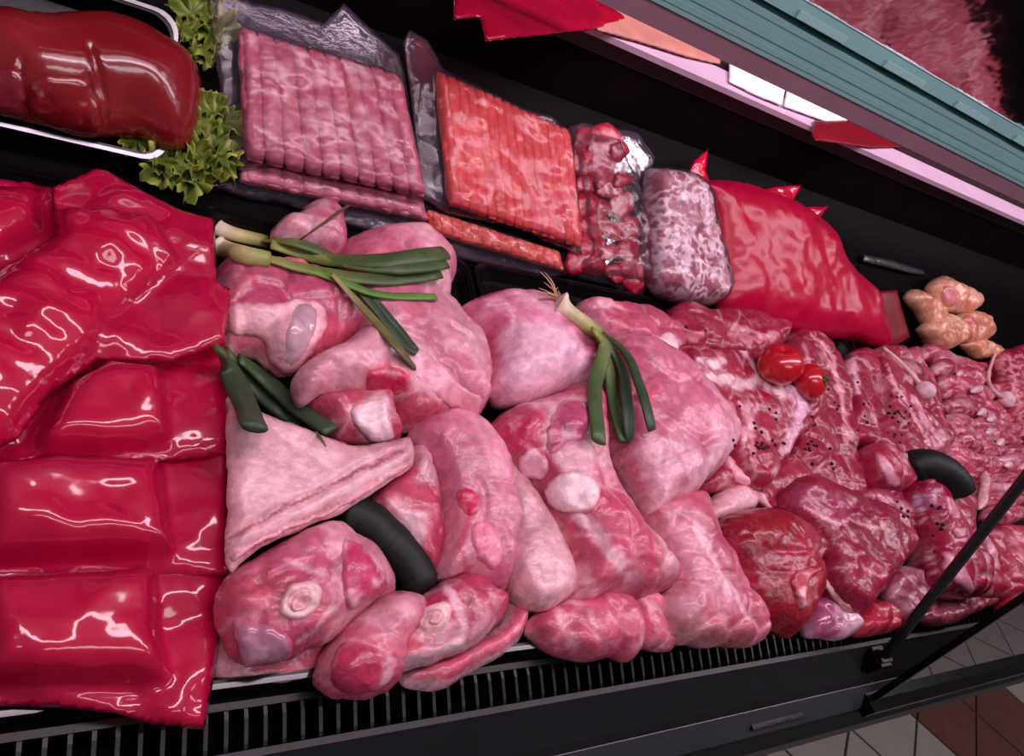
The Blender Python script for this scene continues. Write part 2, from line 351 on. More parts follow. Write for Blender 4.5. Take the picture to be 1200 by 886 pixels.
def solid(b2px, plane, H, Hb, R, sp=.003, lump=.004, lsc=28, seed=0, bumps=(), cores=(), flat=2.0, Rb=None, ridge=0, rsc=25, mus=0, msize=.045, aniso=(1, 1, 0), crumple=0, csize=.04, waves=None, extra=None, marks=()):
    b3 = plane.hit(b2px); b2 = plane.to2(b3)
    V, T, isb, ed = triangulate(b2, sp)
    d = seg_dist(V, orient(b2)); d[isb] = 0
    prof = lambda r: (1 - (1 - np.clip(d / r, 0, 1)) ** flat) ** .5
    z = H * (.62 * prof(R * .5) + .38 * prof(R * 1.4)) if mus else H * prof(R)
    P0 = plane.to3(V, np.zeros(len(V))); q = to_px(P0)
    for (bx, by, br, bh) in bumps:
        rr = ((q - (bx, by)) ** 2).sum(1) / br ** 2; z = z + bh * np.exp(-rr) * sstep(0, .02, d)
    for poly, ch, cr in cores:
        poly = np.asarray(poly); pd = plane.to2(plane.hit(poly)); dd = seg_dist(V, pd); dd = np.where(inside(V, pd), dd, 0)
        z = z + ch * (1 - (1 - np.clip(dd / cr, 0, 1)) ** 2) ** .5
    if waves is not None:
        wa, wb, wn, wh, wpoly = waves; wpd = plane.to2(plane.hit(wpoly)); wd = np.where(inside(V, wpd), seg_dist(V, wpd), 0)
        tt = ((q - wa) @ (wb - wa)) / ((wb - wa) @ (wb - wa)); z = z + wh * np.abs(np.sin(math.pi * wn * tt + .3 * vn(P0, 20, seed))) * sstep(0, .015, wd)
    z = relax(z, ed, isb, 10 if not crumple else 4)
    if crumple:
        g0 = V + .012 * np.stack([vn(P0, 22, seed + 41), vn(P0, 22, seed + 42)], 1)
        z = z + (crumple * facet(g0, csize, seed) + .5 * crumple * facet(g0 + .01, csize * .45, seed + 2)) * sstep(0, .006, d)
    if mus:
        F1, sm, cid = muscles(V, P0, msize, seed, aniso); rs = np.random.RandomState(seed + 1); co = rs.uniform(-1, 1, cid.max() + 1)[cid]
        mz = mus * (.9 * co + .9 * (1 - np.clip(F1 / (.75 * msize), 0, 1) ** 2) - 1.1 * np.exp(-(sm / (.085 * msize)) ** 2) * sstep(-.4, .3, vn(P0, 25, seed + 6))) + mus * .5 * facet(V, msize * .6, seed + 4)
        z = z + relax(mz, ed, np.zeros(len(V), bool), 2) * sstep(0, .010, d)
        if extra is not None: extra['seam'] = sm; extra['cid'] = cid
    if len(marks):
        wq = q + np.stack([vn(P0, 70, seed + 3), vn(P0, 70, seed + 4)], 1) * 4
        for kind, line, wd, dz in marks:
            if kind == 'line': kk = np.exp(-(seg_dist(wq, line, False) / (wd * .75)) ** 2)
            else: dd = seg_dist(wq, line); kk = sstep(-3, 6, np.where(inside(wq, line), dd, -dd))
            z = z + dz * kk * sstep(0, .006, d)
    n = fbm(P0, lsc, 3, seed)
    z = z + lump * n * sstep(0, .012, d)
    if ridge:
        g = 1 - np.abs(fbm(P0, rsc, 2, seed + 5)) * 2.6; z = z + ridge * np.clip(g, -.3, 1) * sstep(0, .008, d)
    zb = -Hb * (1 - (1 - np.clip(d / (Rb or R * .7), 0, 1)) ** 2) ** .5
    wave = lump * .8 * fbm(P0, lsc * .5, 2, seed + 20); z = z + wave; zb = zb + wave * (d < .01)
    top = plane.to3(V, z); idx = np.full(len(V), -1); inn = np.where(~isb)[0]
    if extra is not None and 'seam' in extra: extra['seam'] = np.concatenate([extra['seam'], extra['seam'][inn]]); extra['cid'] = np.concatenate([extra['cid'], extra['cid'][inn]])
    idx[isb] = np.where(isb)[0]; idx[inn] = len(V) + np.arange(len(inn))
    A = np.vstack([top, plane.to3(V[inn], zb[inn])]); Fs = np.vstack([T, idx[T][:, ::-1]])
    return A, Fs, np.concatenate([d, d[inn]]), len(V)
def centre_plane(b, plane, h, tilt=(0, 0)):
    c = plane.up(h).hit([b.mean(0)])[0]; return plane.tilted(c, *tilt)

CTR = [0]
lum8 = lambda c: .3 * c[0] + .6 * c[1] + .1 * c[2]
def piece(name, label, cat, crop, pts, h=.02, H=.02, Hb=None, R=.03, tilt=(0, 0), grow=2, plane=DECK, parent=None, group=None,
          material='meat', sp=.0026, lump=.004, lsc=34, mus=.0034, msize=.042, aniso=(1, 1, 0), jag=2.4, bumps=(), cores=(), step=5, sharp=False, surfy=True, ridge=0, rsc=25, flat=2.0, Rb=None, **pt):
    CTR[0] += 1; seed = CTR[0] * 3
    p = px(crop, pts); p = linear_closed(p, step) if sharp else smooth_closed(p, step)
    p = grow_poly(p, grow)
    if jag: p3 = np.column_stack([p, np.zeros(len(p))]); p = p + jag * np.stack([fbm(p3, .075, 2, seed), fbm(p3, .075, 2, seed + 1)], 1) * 1.3
    ex = {}
    pl = centre_plane(p, plane, h, tilt)
    bl = lum8(pt.get('lean', LEAN)); marks = []
    for s in pt.get('strokes', ()): marks.append(('line', px(s[0], s[1]), s[2], .0016 if lum8(s[3]) > bl else -.0038))
    for s in pt.get('fills', ()): marks.append(('fill', px(s[0], s[1]), 0, .0022 if lum8(s[2]) > bl else -.0022))
    V, Fs, d, nt = solid(p, pl, H, h if Hb is None else Hb, R, sp, lump, lsc, seed, bumps, cores, flat, Rb, ridge, rsc, marks=marks, mus=mus, msize=msize, aniso=aniso, extra=ex)
    def conv(items, k): return [(px(i[0], i[1]),) + tuple(i[2:]) for i in items]
    pt['strokes'] = conv(pt.get('strokes', ()), 0); pt['fills'] = conv(pt.get('fills', ()), 0)
    pt.setdefault('seed', seed)
    if 'seam' in ex: pt['seam'] = ex['seam']; pt['cid'] = ex['cid']
    col = paint(V, to_px(V), d, **pt)
    o = mesh_obj(name, V, Fs, material, parent, col)
    if label: tag(o, label, cat, group)
    t = BVHTree.FromPolygons([Vector(v) for v in V], [list(map(int, f)) for f in Fs])
    if surfy: SURF.append(t)
    o_bvh[o.name] = t; o_col[o.name] = (Fs, col)
    return o
o_bvh = {}; o_col = {}
def patch(parent, name, crop, pts, h=.004, Rpx=8, color=FAT, material='meat', sp=2.5, label=None, sink=.003, lump=.0015, amt=.0, fat=FAT, sharp=False, flat=2.0, strokes=(), fills=()):
    """a raised piece that follows its parent's surface"""
    CTR[0] += 1; seed = CTR[0] * 3
    p = px(crop, pts); p = linear_closed(p, 3) if sharp else smooth_closed(p, 3)
    h = h * .6
    if not sharp: p3 = np.column_stack([p, np.zeros(len(p))]); p = p + 3.0 * np.stack([fbm(p3, .09, 2, seed), fbm(p3, .09, 2, seed + 1)], 1)
    V, T, isb, ed = triangulate(p, sp); d = seg_dist(V, orient(p)); d[isb] = 0
    t = o_bvh[parent.name]; P = np.zeros((len(V), 3)); Nn = np.zeros((len(V), 3)); ok = np.zeros(len(V), bool); PC = np.zeros((len(V), 3)); pF, pC = o_col[parent.name]
    R_ = rays(V); R_ /= np.linalg.norm(R_, axis=1)[:, None]
    for i in range(len(V)):
        hh = t.ray_cast(Vector(CAM), Vector(R_[i]))
        if hh[0] is not None: P[i] = hh[0]; Nn[i] = hh[1]; ok[i] = True; PC[i] = pC[pF[hh[2]]].mean(0)
    if ok.sum() < 4: print('PATCH MISS', name, parent.name); return None
    keep = ok[T].all(1); T = T[keep]
    n = Nn[ok].mean(0); n /= np.linalg.norm(n)
    e = np.sort(np.vstack([T[:, [0, 1]], T[:, [1, 2]], T[:, [2, 0]]]), 1); u, cnt = np.unique(e, axis=0, return_counts=True)
    isb = np.zeros(len(V), bool); isb[u[cnt == 1].ravel()] = True
    dep = np.linalg.norm(P - CAM, axis=1); dep = np.where(ok, dep, dep[ok].mean())
    dep = relax(dep, u, np.zeros(len(V), bool), 3); P = CAM + R_ * dep[:, None]
    z = h * (1 - (1 - np.clip(d / Rpx, 0, 1)) ** flat) ** .5 + lump * fbm(P, 60, 2, seed) * sstep(0, 4, d)
    top = P + n * z[:, None]; bot = P - n * sink
    used = np.unique(T); mp = np.full(len(V), -1); mp[used] = np.arange(len(used)); T2 = mp[T]; m = len(used)
    be = u[cnt == 1]; dirs = set(map(tuple, np.vstack([T[:, [0, 1]], T[:, [1, 2]], T[:, [2, 0]]])))
    sides = []
    for a, b in be:
        if (a, b) not in dirs: a, b = b, a
        sides.append([mp[b], mp[a], mp[a] + m, mp[b] + m])
    A = np.vstack([top[used], bot[used]]); Fs = T2.tolist() + (T2[:, ::-1] + m).tolist() + sides
    dd = np.concatenate([d[used], d[used]]) * .001
    col = paint(A, to_px(A), dd, lean=color, fat=fat, amt=amt, sc=45, seed=seed,
                strokes=[(px(s[0], s[1]),) + tuple(s[2:]) for s in strokes], fills=[(px(s[0], s[1]),) + tuple(s[2:]) for s in fills])
    if not name.startswith('bone'):
        du = d[used]; kk = sstep(-1.5, 6, du + 3 * vn(A[:m], 160, seed)); kk = np.concatenate([kk, kk])[:, None]; pc = np.vstack([PC[used], PC[used]]); col = pc + (col - pc) * kk
    o = mesh_obj(name, A, Fs, material, parent, col)
    if label: o['label'] = label
    bt = BVHTree.FromPolygons([Vector(v) for v in A], [list(map(int, f)) for f in Fs]); SURF.append(bt); o_bvh[o.name] = bt; o_col[o.name] = (Fs, col)
    return o
def box(bm, lo, hi):
    vs = [bm.verts.new((x, y, z)) for x in (lo[0], hi[0]) for y in (lo[1], hi[1]) for z in (lo[2], hi[2])]
    for f in ((0, 1, 3, 2), (4, 6, 7, 5), (0, 4, 5, 1), (2, 3, 7, 6), (0, 2, 6, 4), (1, 5, 7, 3)): bm.faces.new([vs[i] for i in f])
def bm_obj(name, bm, material, parent=None, smooth=False):
    bmesh.ops.recalc_face_normals(bm, faces=bm.faces)
    V = np.array([v.co[:] for v in bm.verts]); bm.verts.index_update(); Fs = [[v.index for v in f.verts] for f in bm.faces]
    bm.free(); o = mesh_obj(name, V, Fs, material, parent, None, smooth); return o
def extrude_x(name, prof, x0, x1, material, parent=None, plane=None):
    """a (y, z) profile drawn along the length of the case"""
    bm = bmesh.new(); n = len(prof)
    a = [bm.verts.new((x0, y, z)) for y, z in prof]; b = [bm.verts.new((x1, y, z)) for y, z in prof]
    for i in range(n): bm.faces.new((a[i], a[(i + 1) % n], b[(i + 1) % n], b[i]))
    bm.faces.new(a); bm.faces.new(b[::-1]); return bm_obj(name, bm, material, parent)
def tube(name, P, r, cols, material, parent=None, seg=10, flat=1.0, seed=0, rough=0.0):
    P = np.asarray(P, float); n = len(P); r = np.broadcast_to(np.asarray(r, float), (n,)); V = []; C = []
    up = np.array([0, 0, 1.0]); cols = np.asarray(cols, float)
    for i in range(n):
        t = P[min(i + 1, n - 1)] - P[max(i - 1, 0)]; t /= np.linalg.norm(t) + 1e-9
        s = np.cross(t, up); s /= np.linalg.norm(s) + 1e-9; w_ = np.cross(s, t)
        for k in range(seg):
            a = 2 * math.pi * k / seg; V.append(P[i] + r[i] * (math.cos(a) * s + flat * math.sin(a) * w_)); C.append(cols[min(i, len(cols) - 1)])
    Fs = [[i * seg + k, i * seg + (k + 1) % seg, (i + 1) * seg + (k + 1) % seg, (i + 1) * seg + k] for i in range(n - 1) for k in range(seg)]
    V.append(P[0]); V.append(P[-1]); C += [cols[0], cols[-1]]; m = n * seg
    Fs += [[m, (k + 1) % seg, k] for k in range(seg)] + [[m + 1, (n - 1) * seg + k, (n - 1) * seg + (k + 1) % seg] for k in range(seg)]
    V = np.array(V); C = np.array(C)
    if rough: V = V + rough * np.stack([vn(V, 60, seed + j) for j in range(3)], 1)
    C = C * (1 + .15 * vn(V, 120, seed))[:, None]
    return mesh_obj(name, V, Fs, material, parent, C)
def on_surf(crop, pts, n, off, fit=False):
    p = smooth_open(px(crop, pts), n); Q = []
    for a in p: s, nn = surf(a); Q.append(s)
    Q = np.array(Q); dep = np.linalg.norm(Q - CAM, axis=1)
    if fit: ii = np.arange(n); ft = np.polyval(np.polyfit(ii, dep, 3), ii); dep = ft + np.percentile(dep - ft, 3)
    for _ in range(6): dep[1:-1] = np.minimum(dep[1:-1], .25 * dep[:-2] + .5 * dep[1:-1] + .25 * dep[2:])
    R_ = rays(p); R_ /= np.linalg.norm(R_, axis=1)[:, None]; Q = CAM + R_ * dep[:, None]
    return Q - R_ * np.asarray(off)[..., None] if np.ndim(off) else Q - R_ * off
# ================================================================== the shop floor
fl_bm = bmesh.new(); box(fl_bm, (-2.0, -2.5, -.03), (6.0, 3.0, -.004)); floor = bm_obj('floor', fl_bm, 'grout'); floor['kind'] = 'structure'
tile_me = {}
TA = math.radians(-50); TS = .235; tx = np.array([math.cos(TA), math.sin(TA)]); ty = np.array([-tx[1], tx[0]])
o2 = np.array([2.393, .069])
def tile_mesh(kind):
    bm = bmesh.new(); s = TS / 2 - .004; box(bm, (-s, -s, 0), (s, s, .004))
    bmesh.ops.bevel(bm, geom=[e for e in bm.edges if all(v.co.z > .003 for v in e.verts)], offset=.0015, segments=1, affect='EDGES')
    me = bpy.data.meshes.new('floor_tile'); bm.to_mesh(me); bm.free(); me.materials.append(MATS[kind]); return me
tile_me = {k: tile_mesh(k) for k in ('tile_white', 'tile_brown')}
for i in range(-7, 8):
    for j in range(-7, 8):
        c = o2 + tx * TS * (i + .5) + ty * TS * (j + .5)
        if not (1.2 < c[0] < 3.9 and -.9 < c[1] < .6): continue
        t = bpy.data.objects.new('floor_tile', tile_me['tile_brown' if (j in (0, 1) and i < 2) else 'tile_white']); COL.objects.link(t); t.parent = floor
        t.location = Vector((c[0], c[1], -.004)) - floor.location; t.rotation_euler = (0, 0, TA)

# ================================================================== the refrigerated display case
X0, X1 = -.4, 3.0
case = empty('display_case', (1.3, .45, 0))
tag(case, 'black refrigerated meat display case with slotted air grille along its front edge', 'display case')
ca, sa = math.cos(AL), math.sin(AL)
def dk(y, h=0): return (y, .93 + (y - .11) * math.tan(AL) + h)
extrude_x('deck', [dk(.150, -.03), dk(.150, -.002), dk(.60, -.002), dk(.60, -.03)], X0, X1, 'black_deck', case)
ry = lambda s, h=0: (.60 + s * math.cos(RL) - h * math.sin(RL), .985 + s * math.sin(RL) + h * math.cos(RL))
extrude_x('rear_deck', [(.60, .90), ry(0, -.004), ry(.245, -.004), (.801, .90)], X0, X1, 'black_deck', case)
extrude_x('back_wall', [(.802, .90), (.802, 1.19), (.83, 1.19), (.83, .90)], X0, X1, 'black_wall', case)
extrude_x('back_panel', [(1.12, .9), (1.12, 2.05), (1.15, 2.05), (1.15, .9)], X0, X1, 'black_wall', case)
# shelf above the back wall
extrude_x('shelf', [(.802, 1.192), (.802, 1.216), (1.118, 1.216), (1.118, 1.192)], X0, X1, 'apron', case)
extrude_x('shelf_edge', [(.797, 1.212), (.797, 1.2195), (.86, 1.2195), (.86, 1.2165), (.8015, 1.2165), (.8015, 1.212)], X0, X1, 'lilac', case)
# thick green-edged glass rail in front of the shelf and the leaning mirror over it
ZR = [1.262, 1.280, 1.290, 1.345]
def zat(pa, pb, y):
    r = []
    for p in (pa, pb):
        d = rays([p])[0]; r.append(1.5 + d[2] * y / d[1])
    return sum(r) / 2
YR = .70
z0 = zat((860, 80), (1198, 236), YR); z1 = zat((860, 51), (1198, 215), YR); z2 = zat((874, 0), (1198, 178), YR); z3 = zat((925, 0), (1198, 147), YR)
rail = empty('glass_rail', (1.3, YR, z0)); tag(rail, 'thick sea-green glass rail running above the back shelf', 'rail')
extrude_x('lower_strip', [(YR, z0), (YR - .002, z1), (YR + .02, z1), (YR + .02, z0)], X0, X1, 'strip_meat_reflection', rail)
n_l = 7
for k in range(n_l):
    a = z1 + (z2 - z1) * k / n_l; b = z1 + (z2 - z1) * (k + 1) / n_l; off = (.0004, -.0003, .0004, -.0005, 0, .0005, -.0002)[k]
    extrude_x('glass_layer', [(YR - .004 + off, a), (YR - .004 + off, b), (YR + .02, b), (YR + .02, a)], X0, X1, 'teal', rail)
gz = (z3 - z2) * .30
extrude_x('groove', [(YR + .004, z2), (YR + .004, z2 + gz), (YR + .02, z2 + gz), (YR + .02, z2)], X0, X1, 'teal_dark', rail)
extrude_x('top_bead', [(YR, z2 + gz), (YR + .002, z3), (YR + .02, z3), (YR + .02, z2 + gz)], X0, X1, 'teal', rail)
bm = bmesh.new(); box(bm, (-.045, -.003, 0), (.045, 0, (z3 - z2) * .33)); clip_me = bpy.data.meshes.new('clip'); bm.to_mesh(clip_me); bm.free(); clip_me.materials.append(MATS['teal_light'])
for k in range(16):
    c = bpy.data.objects.new('clip', clip_me); COL.objects.link(c); c.parent = rail
    c.location = (.735 + .175 * (k - 5) - 1.3, 0, z2 + gz * 1.15 - z0)
mb = math.radians(27)
def mz(s, h=0): return (YR + .004 - s * math.sin(mb) - h * math.cos(mb), z3 + .002 + s * math.cos(mb) - h * math.sin(mb))
wb = bmesh.new(); box(wb, (-2, 2.0, 0), (6, 2.1, 3.2)); wall = bm_obj('wall_back', wb, 'apron'); wall['kind'] = 'structure'
mir = extrude_x('mirror', [mz(0), mz(.5), mz(.5, -.006), mz(0, -.006)], X0, X1, 'mirror')
tag(mir, 'tinted mirror leaning over the meat above the green rail', 'mirror')
# air grille, front panel and base
GT, GB = (.150, .9375), (.108, .9265)
extrude_x('grille_rail', [(.146, .9280), (.146, .9380), (.151, .9385), (.151, .9280)], X0, X1, 'fin', case)
extrude_x('grille_rail', [(.115, .915), (.115, .9305), (.120, .9305), (.120, .915)], X0, X1, 'grey_panel', case)
extrude_x('grille_trough', [(.116, .90), (.116, .906), (.152, .912), (.152, .90)], X0, X1, 'black_deck', case)
bm = bmesh.new(); n0 = []
for x in (-.0014, .0014): n0.append([bm.verts.new((x, y, z)) for y, z in ((.1195, .908), (.1195, .928), (.124, .9305), (.140, .9360), (.1465, .9365), (.1465, .913))])
a, b = n0
for i in range(6): bm.faces.new((a[i], a[(i + 1) % 6], b[(i + 1) % 6], b[i]))
bm.faces.new(a); bm.faces.new(b[::-1]); bmesh.ops.recalc_face_normals(bm, faces=bm.faces)
fin_me = bpy.data.meshes.new('grille_fin'); bm.to_mesh(fin_me); bm.free(); fin_me.materials.append(MATS['fin'])
for k in range(170):
    o = bpy.data.objects.new('grille_fin', fin_me); COL.objects.link(o); o.parent = case
    o.location = (.0 + -.05 + k * .0133 - 1.3, -.45, 0)
extrude_x('front_panel', [(.115, .930), (.086, .898), (.080, .888), (.120, .888), (.120, .905), (.116, .915)], X0, X1, 'grey_panel', case)
extrude_x('front_strip', [(.079, .887), (.058, .862), (.058, .855), (.12, .855), (.12, .887)], X0, X1, 'grey_strip', case)
extrude_x('bumper', [(.057, .853), (.044, .835), (.040, .810), (.044, .785), (.12, .785), (.12, .853)], X0, X1, 'grey_panel', case)
extrude_x('base_cabinet', [(.30, .0), (.30, .50), (.125, .72), (.125, .895), (1.15, .895), (1.15, .0)], X0, X1, 'grey_panel', case)
bm = bmesh.new(); box(bm, (.70, .063, .862), (.79, .068, .8745)); bm_obj('handle_slot', bm, 'black_plastic', case)
# end of the closed glass front and its gas strut
gx = .935
gp = lambda s: (.060 + s * .158, .868 + s)
gl = extrude_x('front_glass', [gp(0), gp(.85), (gp(.85)[0] + .006, gp(.85)[1]), (gp(0)[0] + .006, gp(0)[1])], gx, X1, 'glass', case); gl['label'] = 'clear front glass panel'
extrude_x('glass_edge', [(gp(0)[0] - .001, gp(0)[1]), (gp(.85)[0] - .001, gp(.85)[1]), (gp(.85)[0] + .007, gp(.85)[1]), (gp(0)[0] + .007, gp(0)[1])], gx - .006, gx - .0005, 'black_plastic', case)
extrude_x('glass_shoe', [(.048, .858), (.048, .878), (.078, .878), (.078, .858)], gx - .02, X1, 'black_plastic', case)
ra, rb = np.array([.90, .099, .935]), np.array([.90, .200, 1.189]); rd = rb - ra
s1 = tube('gas_strut', [ra + rd * t for t in np.linspace(0, 2.4, 12)], .0052, [(0, 0, 0)], 'rod', case, seg=12); s1['label'] = 'black metal strut'
tube('strut_rod', [ra + rd * t + np.array([.006, -.004, -.003]) for t in np.linspace(-.02, 2.4, 12)], .0026, [(0, 0, 0)], 'chrome', case, seg=10)
bm = bmesh.new(); box(bm, (.885, .088, .905), (.915, .112, .938)); bmesh.ops.bevel(bm, geom=bm.edges[:], offset=.004, segments=2, affect='EDGES'); bm_obj('strut_bracket', bm, 'black_plastic', case)
# the deck is something to rest on
SURF.append(BVHTree.FromPolygons([Vector((-1, *dk(.1))), Vector((4, *dk(.1))), Vector((4, *dk(.60))), Vector((-1, *dk(.60)))], [[0, 1, 2, 3]]))

# ------------------------------------------------------------------ black trays
def tray(name, xa, xb, plane, va, vb, wall, label, rim='rim_black', group='black meat trays'):
    root = empty(name, plane.o + plane.u * ((xa + xb) / 2) + plane.v * ((va + vb) / 2)); tag(root, label, 'tray', group)
    def ringpts(ins, h, rad=.02):
        out = []
        for cx, cy, a0 in ((xb - ins - rad, vb - ins - rad, 0), (xa + ins + rad, vb - ins - rad, 90), (xa + ins + rad, va + ins + rad, 180), (xb - ins - rad, va + ins + rad, 270)):
            for k in range(6):
                a = math.radians(a0 + 18 * k); out.append(plane.o + plane.u * (cx + rad * math.cos(a)) + plane.v * (cy + rad * math.sin(a)) + plane.n * h)
        return out
    rings = [ringpts(.004, 0), ringpts(.0, wall - .004), ringpts(0, wall), ringpts(.005, wall), ringpts(.006, wall - .003), ringpts(.012, .0025)]
    V = [p for r in rings for p in r]; m = 24; Fs = []
    for i in range(len(rings) - 1):
        for k in range(m): Fs.append([i * m + k, i * m + (k + 1) % m, (i + 1) * m + (k + 1) % m, (i + 1) * m + k])
    Fs.append([k for k in range(m)][::-1]); Fs.append([5 * m + k for k in range(m)])
    mesh_obj('tray_body', V, Fs, 'black_plastic', root, smooth=False)
    rr = [ringpts(-.001, wall - .001), ringpts(-.001, wall + .0012), ringpts(.0025, wall + .0012), ringpts(.0025, wall - .001)]
    V = [p for r in rr for p in r]; Fs = [[i * m + k, i * m + (k + 1) % m, ((i + 1) % 4) * m + (k + 1) % m, ((i + 1) % 4) * m + k] for i in range(4) for k in range(m)]
    mesh_obj('rim', V, Fs, rim, root, smooth=False); return root
tl = ['black plastic tray under the red film bags', 'black plastic tray under the spring onion and pork legs', 'black plastic tray under the round pork ham',
      'black plastic tray under the peppered steaks and tomatoes', 'black plastic tray under the garlic and chops', 'black plastic tray under the rib slices at the far end']
for k in range(6):
    xa = .05 + .374 * (k - 1); tray('meat_tray', xa, xa + .366, DECK, .05, .488, .016, tl[k])
# ================================================================== red film bags of mince (left)
def red_bag(label, pts, block, crop, h, H, HB, tilt=(0, 0), seed=0, plane=DECK, wv=None, group='red film bags'):
    root_o = smooth_closed(px(crop, pts), 5).mean(0)
    p = linear_closed(px(crop, pts), 5); pl = centre_plane(p, plane, h, tilt)
    bk = px(crop, block)
    V, Fs, d, nt = solid(p, pl, H, H * .6, .01, .0028, .0035, 16, 260 + 7 * seed, cores=[(bk, HB, .018)], crumple=.0062, csize=.040, waves=wv)
    root = empty('mince_bag', (V.min(0) + V.max(0)) / 2 * [1, 1, 0] + [0, 0, V[:, 2].min()]); tag(root, label, 'meat bag', group)
    mesh_obj('film', V, Fs, 'red_film', root)
    SURF.append(BVHTree.FromPolygons([Vector(v) for v in V], [list(map(int, f)) for f in Fs]))
    p2 = grow_poly(linear_closed(bk, 6), -5)
    V2, F2, d2, n2 = solid(p2, pl, HB * .82 + H * .2, H * .4, .02, .004, .002, 40, 300 + seed)
    c = paint(V2, to_px(V2), d2, lean=(206, 70, 100), fat=(240, 160, 175), amt=.35, sc=90, seed=300 + seed)
    mesh_obj('minced_meat', V2, F2, 'matte', root, c)
    return root
red_bag('red film bag of mince tucked behind the other red bags, beside the liver tray', [(-160, 45), (0, 52), (90, 62), (172, 85), (190, 240), (60, 330), (-160, 400)], [(-160, 90), (0, 95), (120, 110), (120, 230), (0, 300), (-160, 330)], 'cD', .03, .006, .02, seed=1)
red_bag('lowest red film bag of mince, its loose corner hanging over the air grille', [(-60, 385), (60, 372), (200, 366), (460, 350), (640, 365), (615, 620), (592, 745), (580, 812), (440, 800), (330, 765), (150, 748), (-60, 742)], [(-60, 395), (200, 378), (430, 362), (440, 560), (480, 680), (300, 690), (-60, 690)], 'cE', .022, .005, .030, seed=2)
red_bag('red film bag of mince second from the air grille', [(-60, 62), (180, 42), (460, 28), (650, 5), (650, 375), (480, 378), (240, 372), (-60, 390)], [(-60, 80), (180, 60), (450, 50), (480, 330), (240, 335), (-60, 350)], 'cE', .028, .005, .030, seed=3)
red_bag('red film bag of mince half covered by the wide bag on the pile', [(-60, 925), (-60, 850), (40, 840), (140, 690), (300, 590), (500, 600), (690, 545), (712, 640), (702, 895), (500, 915), (100, 915)], [(110, 860), (200, 700), (320, 620), (490, 640), (510, 870), (300, 900), (120, 895)], 'cD', .034, .005, .024, seed=4)
red_bag('wide red film bag lying slanted on top of the pile, spread towards the spring onions', [(160, 75), (285, 18), (330, 25), (440, 92), (560, 150), (655, 178), (662, 365), (712, 395), (690, 560), (520, 608), (300, 600), (160, 700), (60, 840), (-160, 960), (-160, 520), (0, 330), (165, 225)], [(170, 150), (450, 175), (545, 320), (450, 390), (320, 480), (285, 570), (160, 690), (40, 825), (-160, 930), (-160, 470), (0, 345), (165, 240)], 'cD', .052, .004, .017, tilt=(0, 0), seed=5, wv=(px('cD', [(300, 170)])[0], px('cD', [(90, 690)])[0], 7, .0035, px('cD', [(190, 200), (440, 210), (500, 320), (410, 390), (280, 480), (250, 560), (100, 690), (-100, 760), (-100, 480)])))

# ================================================================== liver, lettuce and their tray
rp = lambda p: REAR.to2(REAR.hit(p))
R28 = REAR.up(.028); a_ = R28.to2(R28.hit([(0, 134), (176, 187), (150, 0)]))
tray('liver_tray', -.24, a_[1][0] + .012, REAR, a_[1][1], R28.to2(R28.hit([(212, 20)]))[0][1], .028, 'black tray with a shiny metal rim holding the liver', 'chrome', 'liver tray')
liver = piece('liver', 'smooth dark red-brown liver lying in the metal-rimmed tray', 'liver', 'cA', [(-160, 60), (0, 30), (200, 60), (480, 50), (640, 90), (800, 180), (900, 260), (945, 400), (930, 560), (870, 690), (760, 690), (660, 640), (500, 640), (380, 640), (200, 590), (0, 540), (-160, 500)],
      h=.034, H=.042, Hb=.03, R=.085, plane=REAR, material='wet', mus=0, jag=0, lump=.003, lsc=9, grow=0, lean=(132, 42, 48), fat=(152, 58, 62), amt=.3, sc=8,
      fills=[('cA', [(380, 540), (440, 540), (500, 620), (420, 640)], (150, 50, 66), 5, .8)],
      strokes=[('cA', [(410, 300), (440, 420), (470, 520), (490, 610)], 4, (92, 14, 24), .8), ('cA', [(100, 350), (115, 450), (110, 520)], 3, (100, 20, 36), .6)],
      bumps=[(60, 110, 45, .010), (112, 118, 10, -.005), (165, 105, 40, .006)])
patch(liver, 'lobe', 'cA', [(-150, 340), (0, 320), (90, 330), (120, 400), (120, 480), (100, 545), (-20, 540), (-150, 500)], h=.005, Rpx=14, color=(126, 46, 58), material='wet', lump=.0005)
patch(liver, 'lobe', 'cA', [(130, 420), (200, 350), (380, 360), (440, 440), (480, 560), (470, 625), (380, 625), (220, 590), (140, 540)], h=.006, Rpx=12, color=(134, 42, 48), material='wet', lump=.0005)
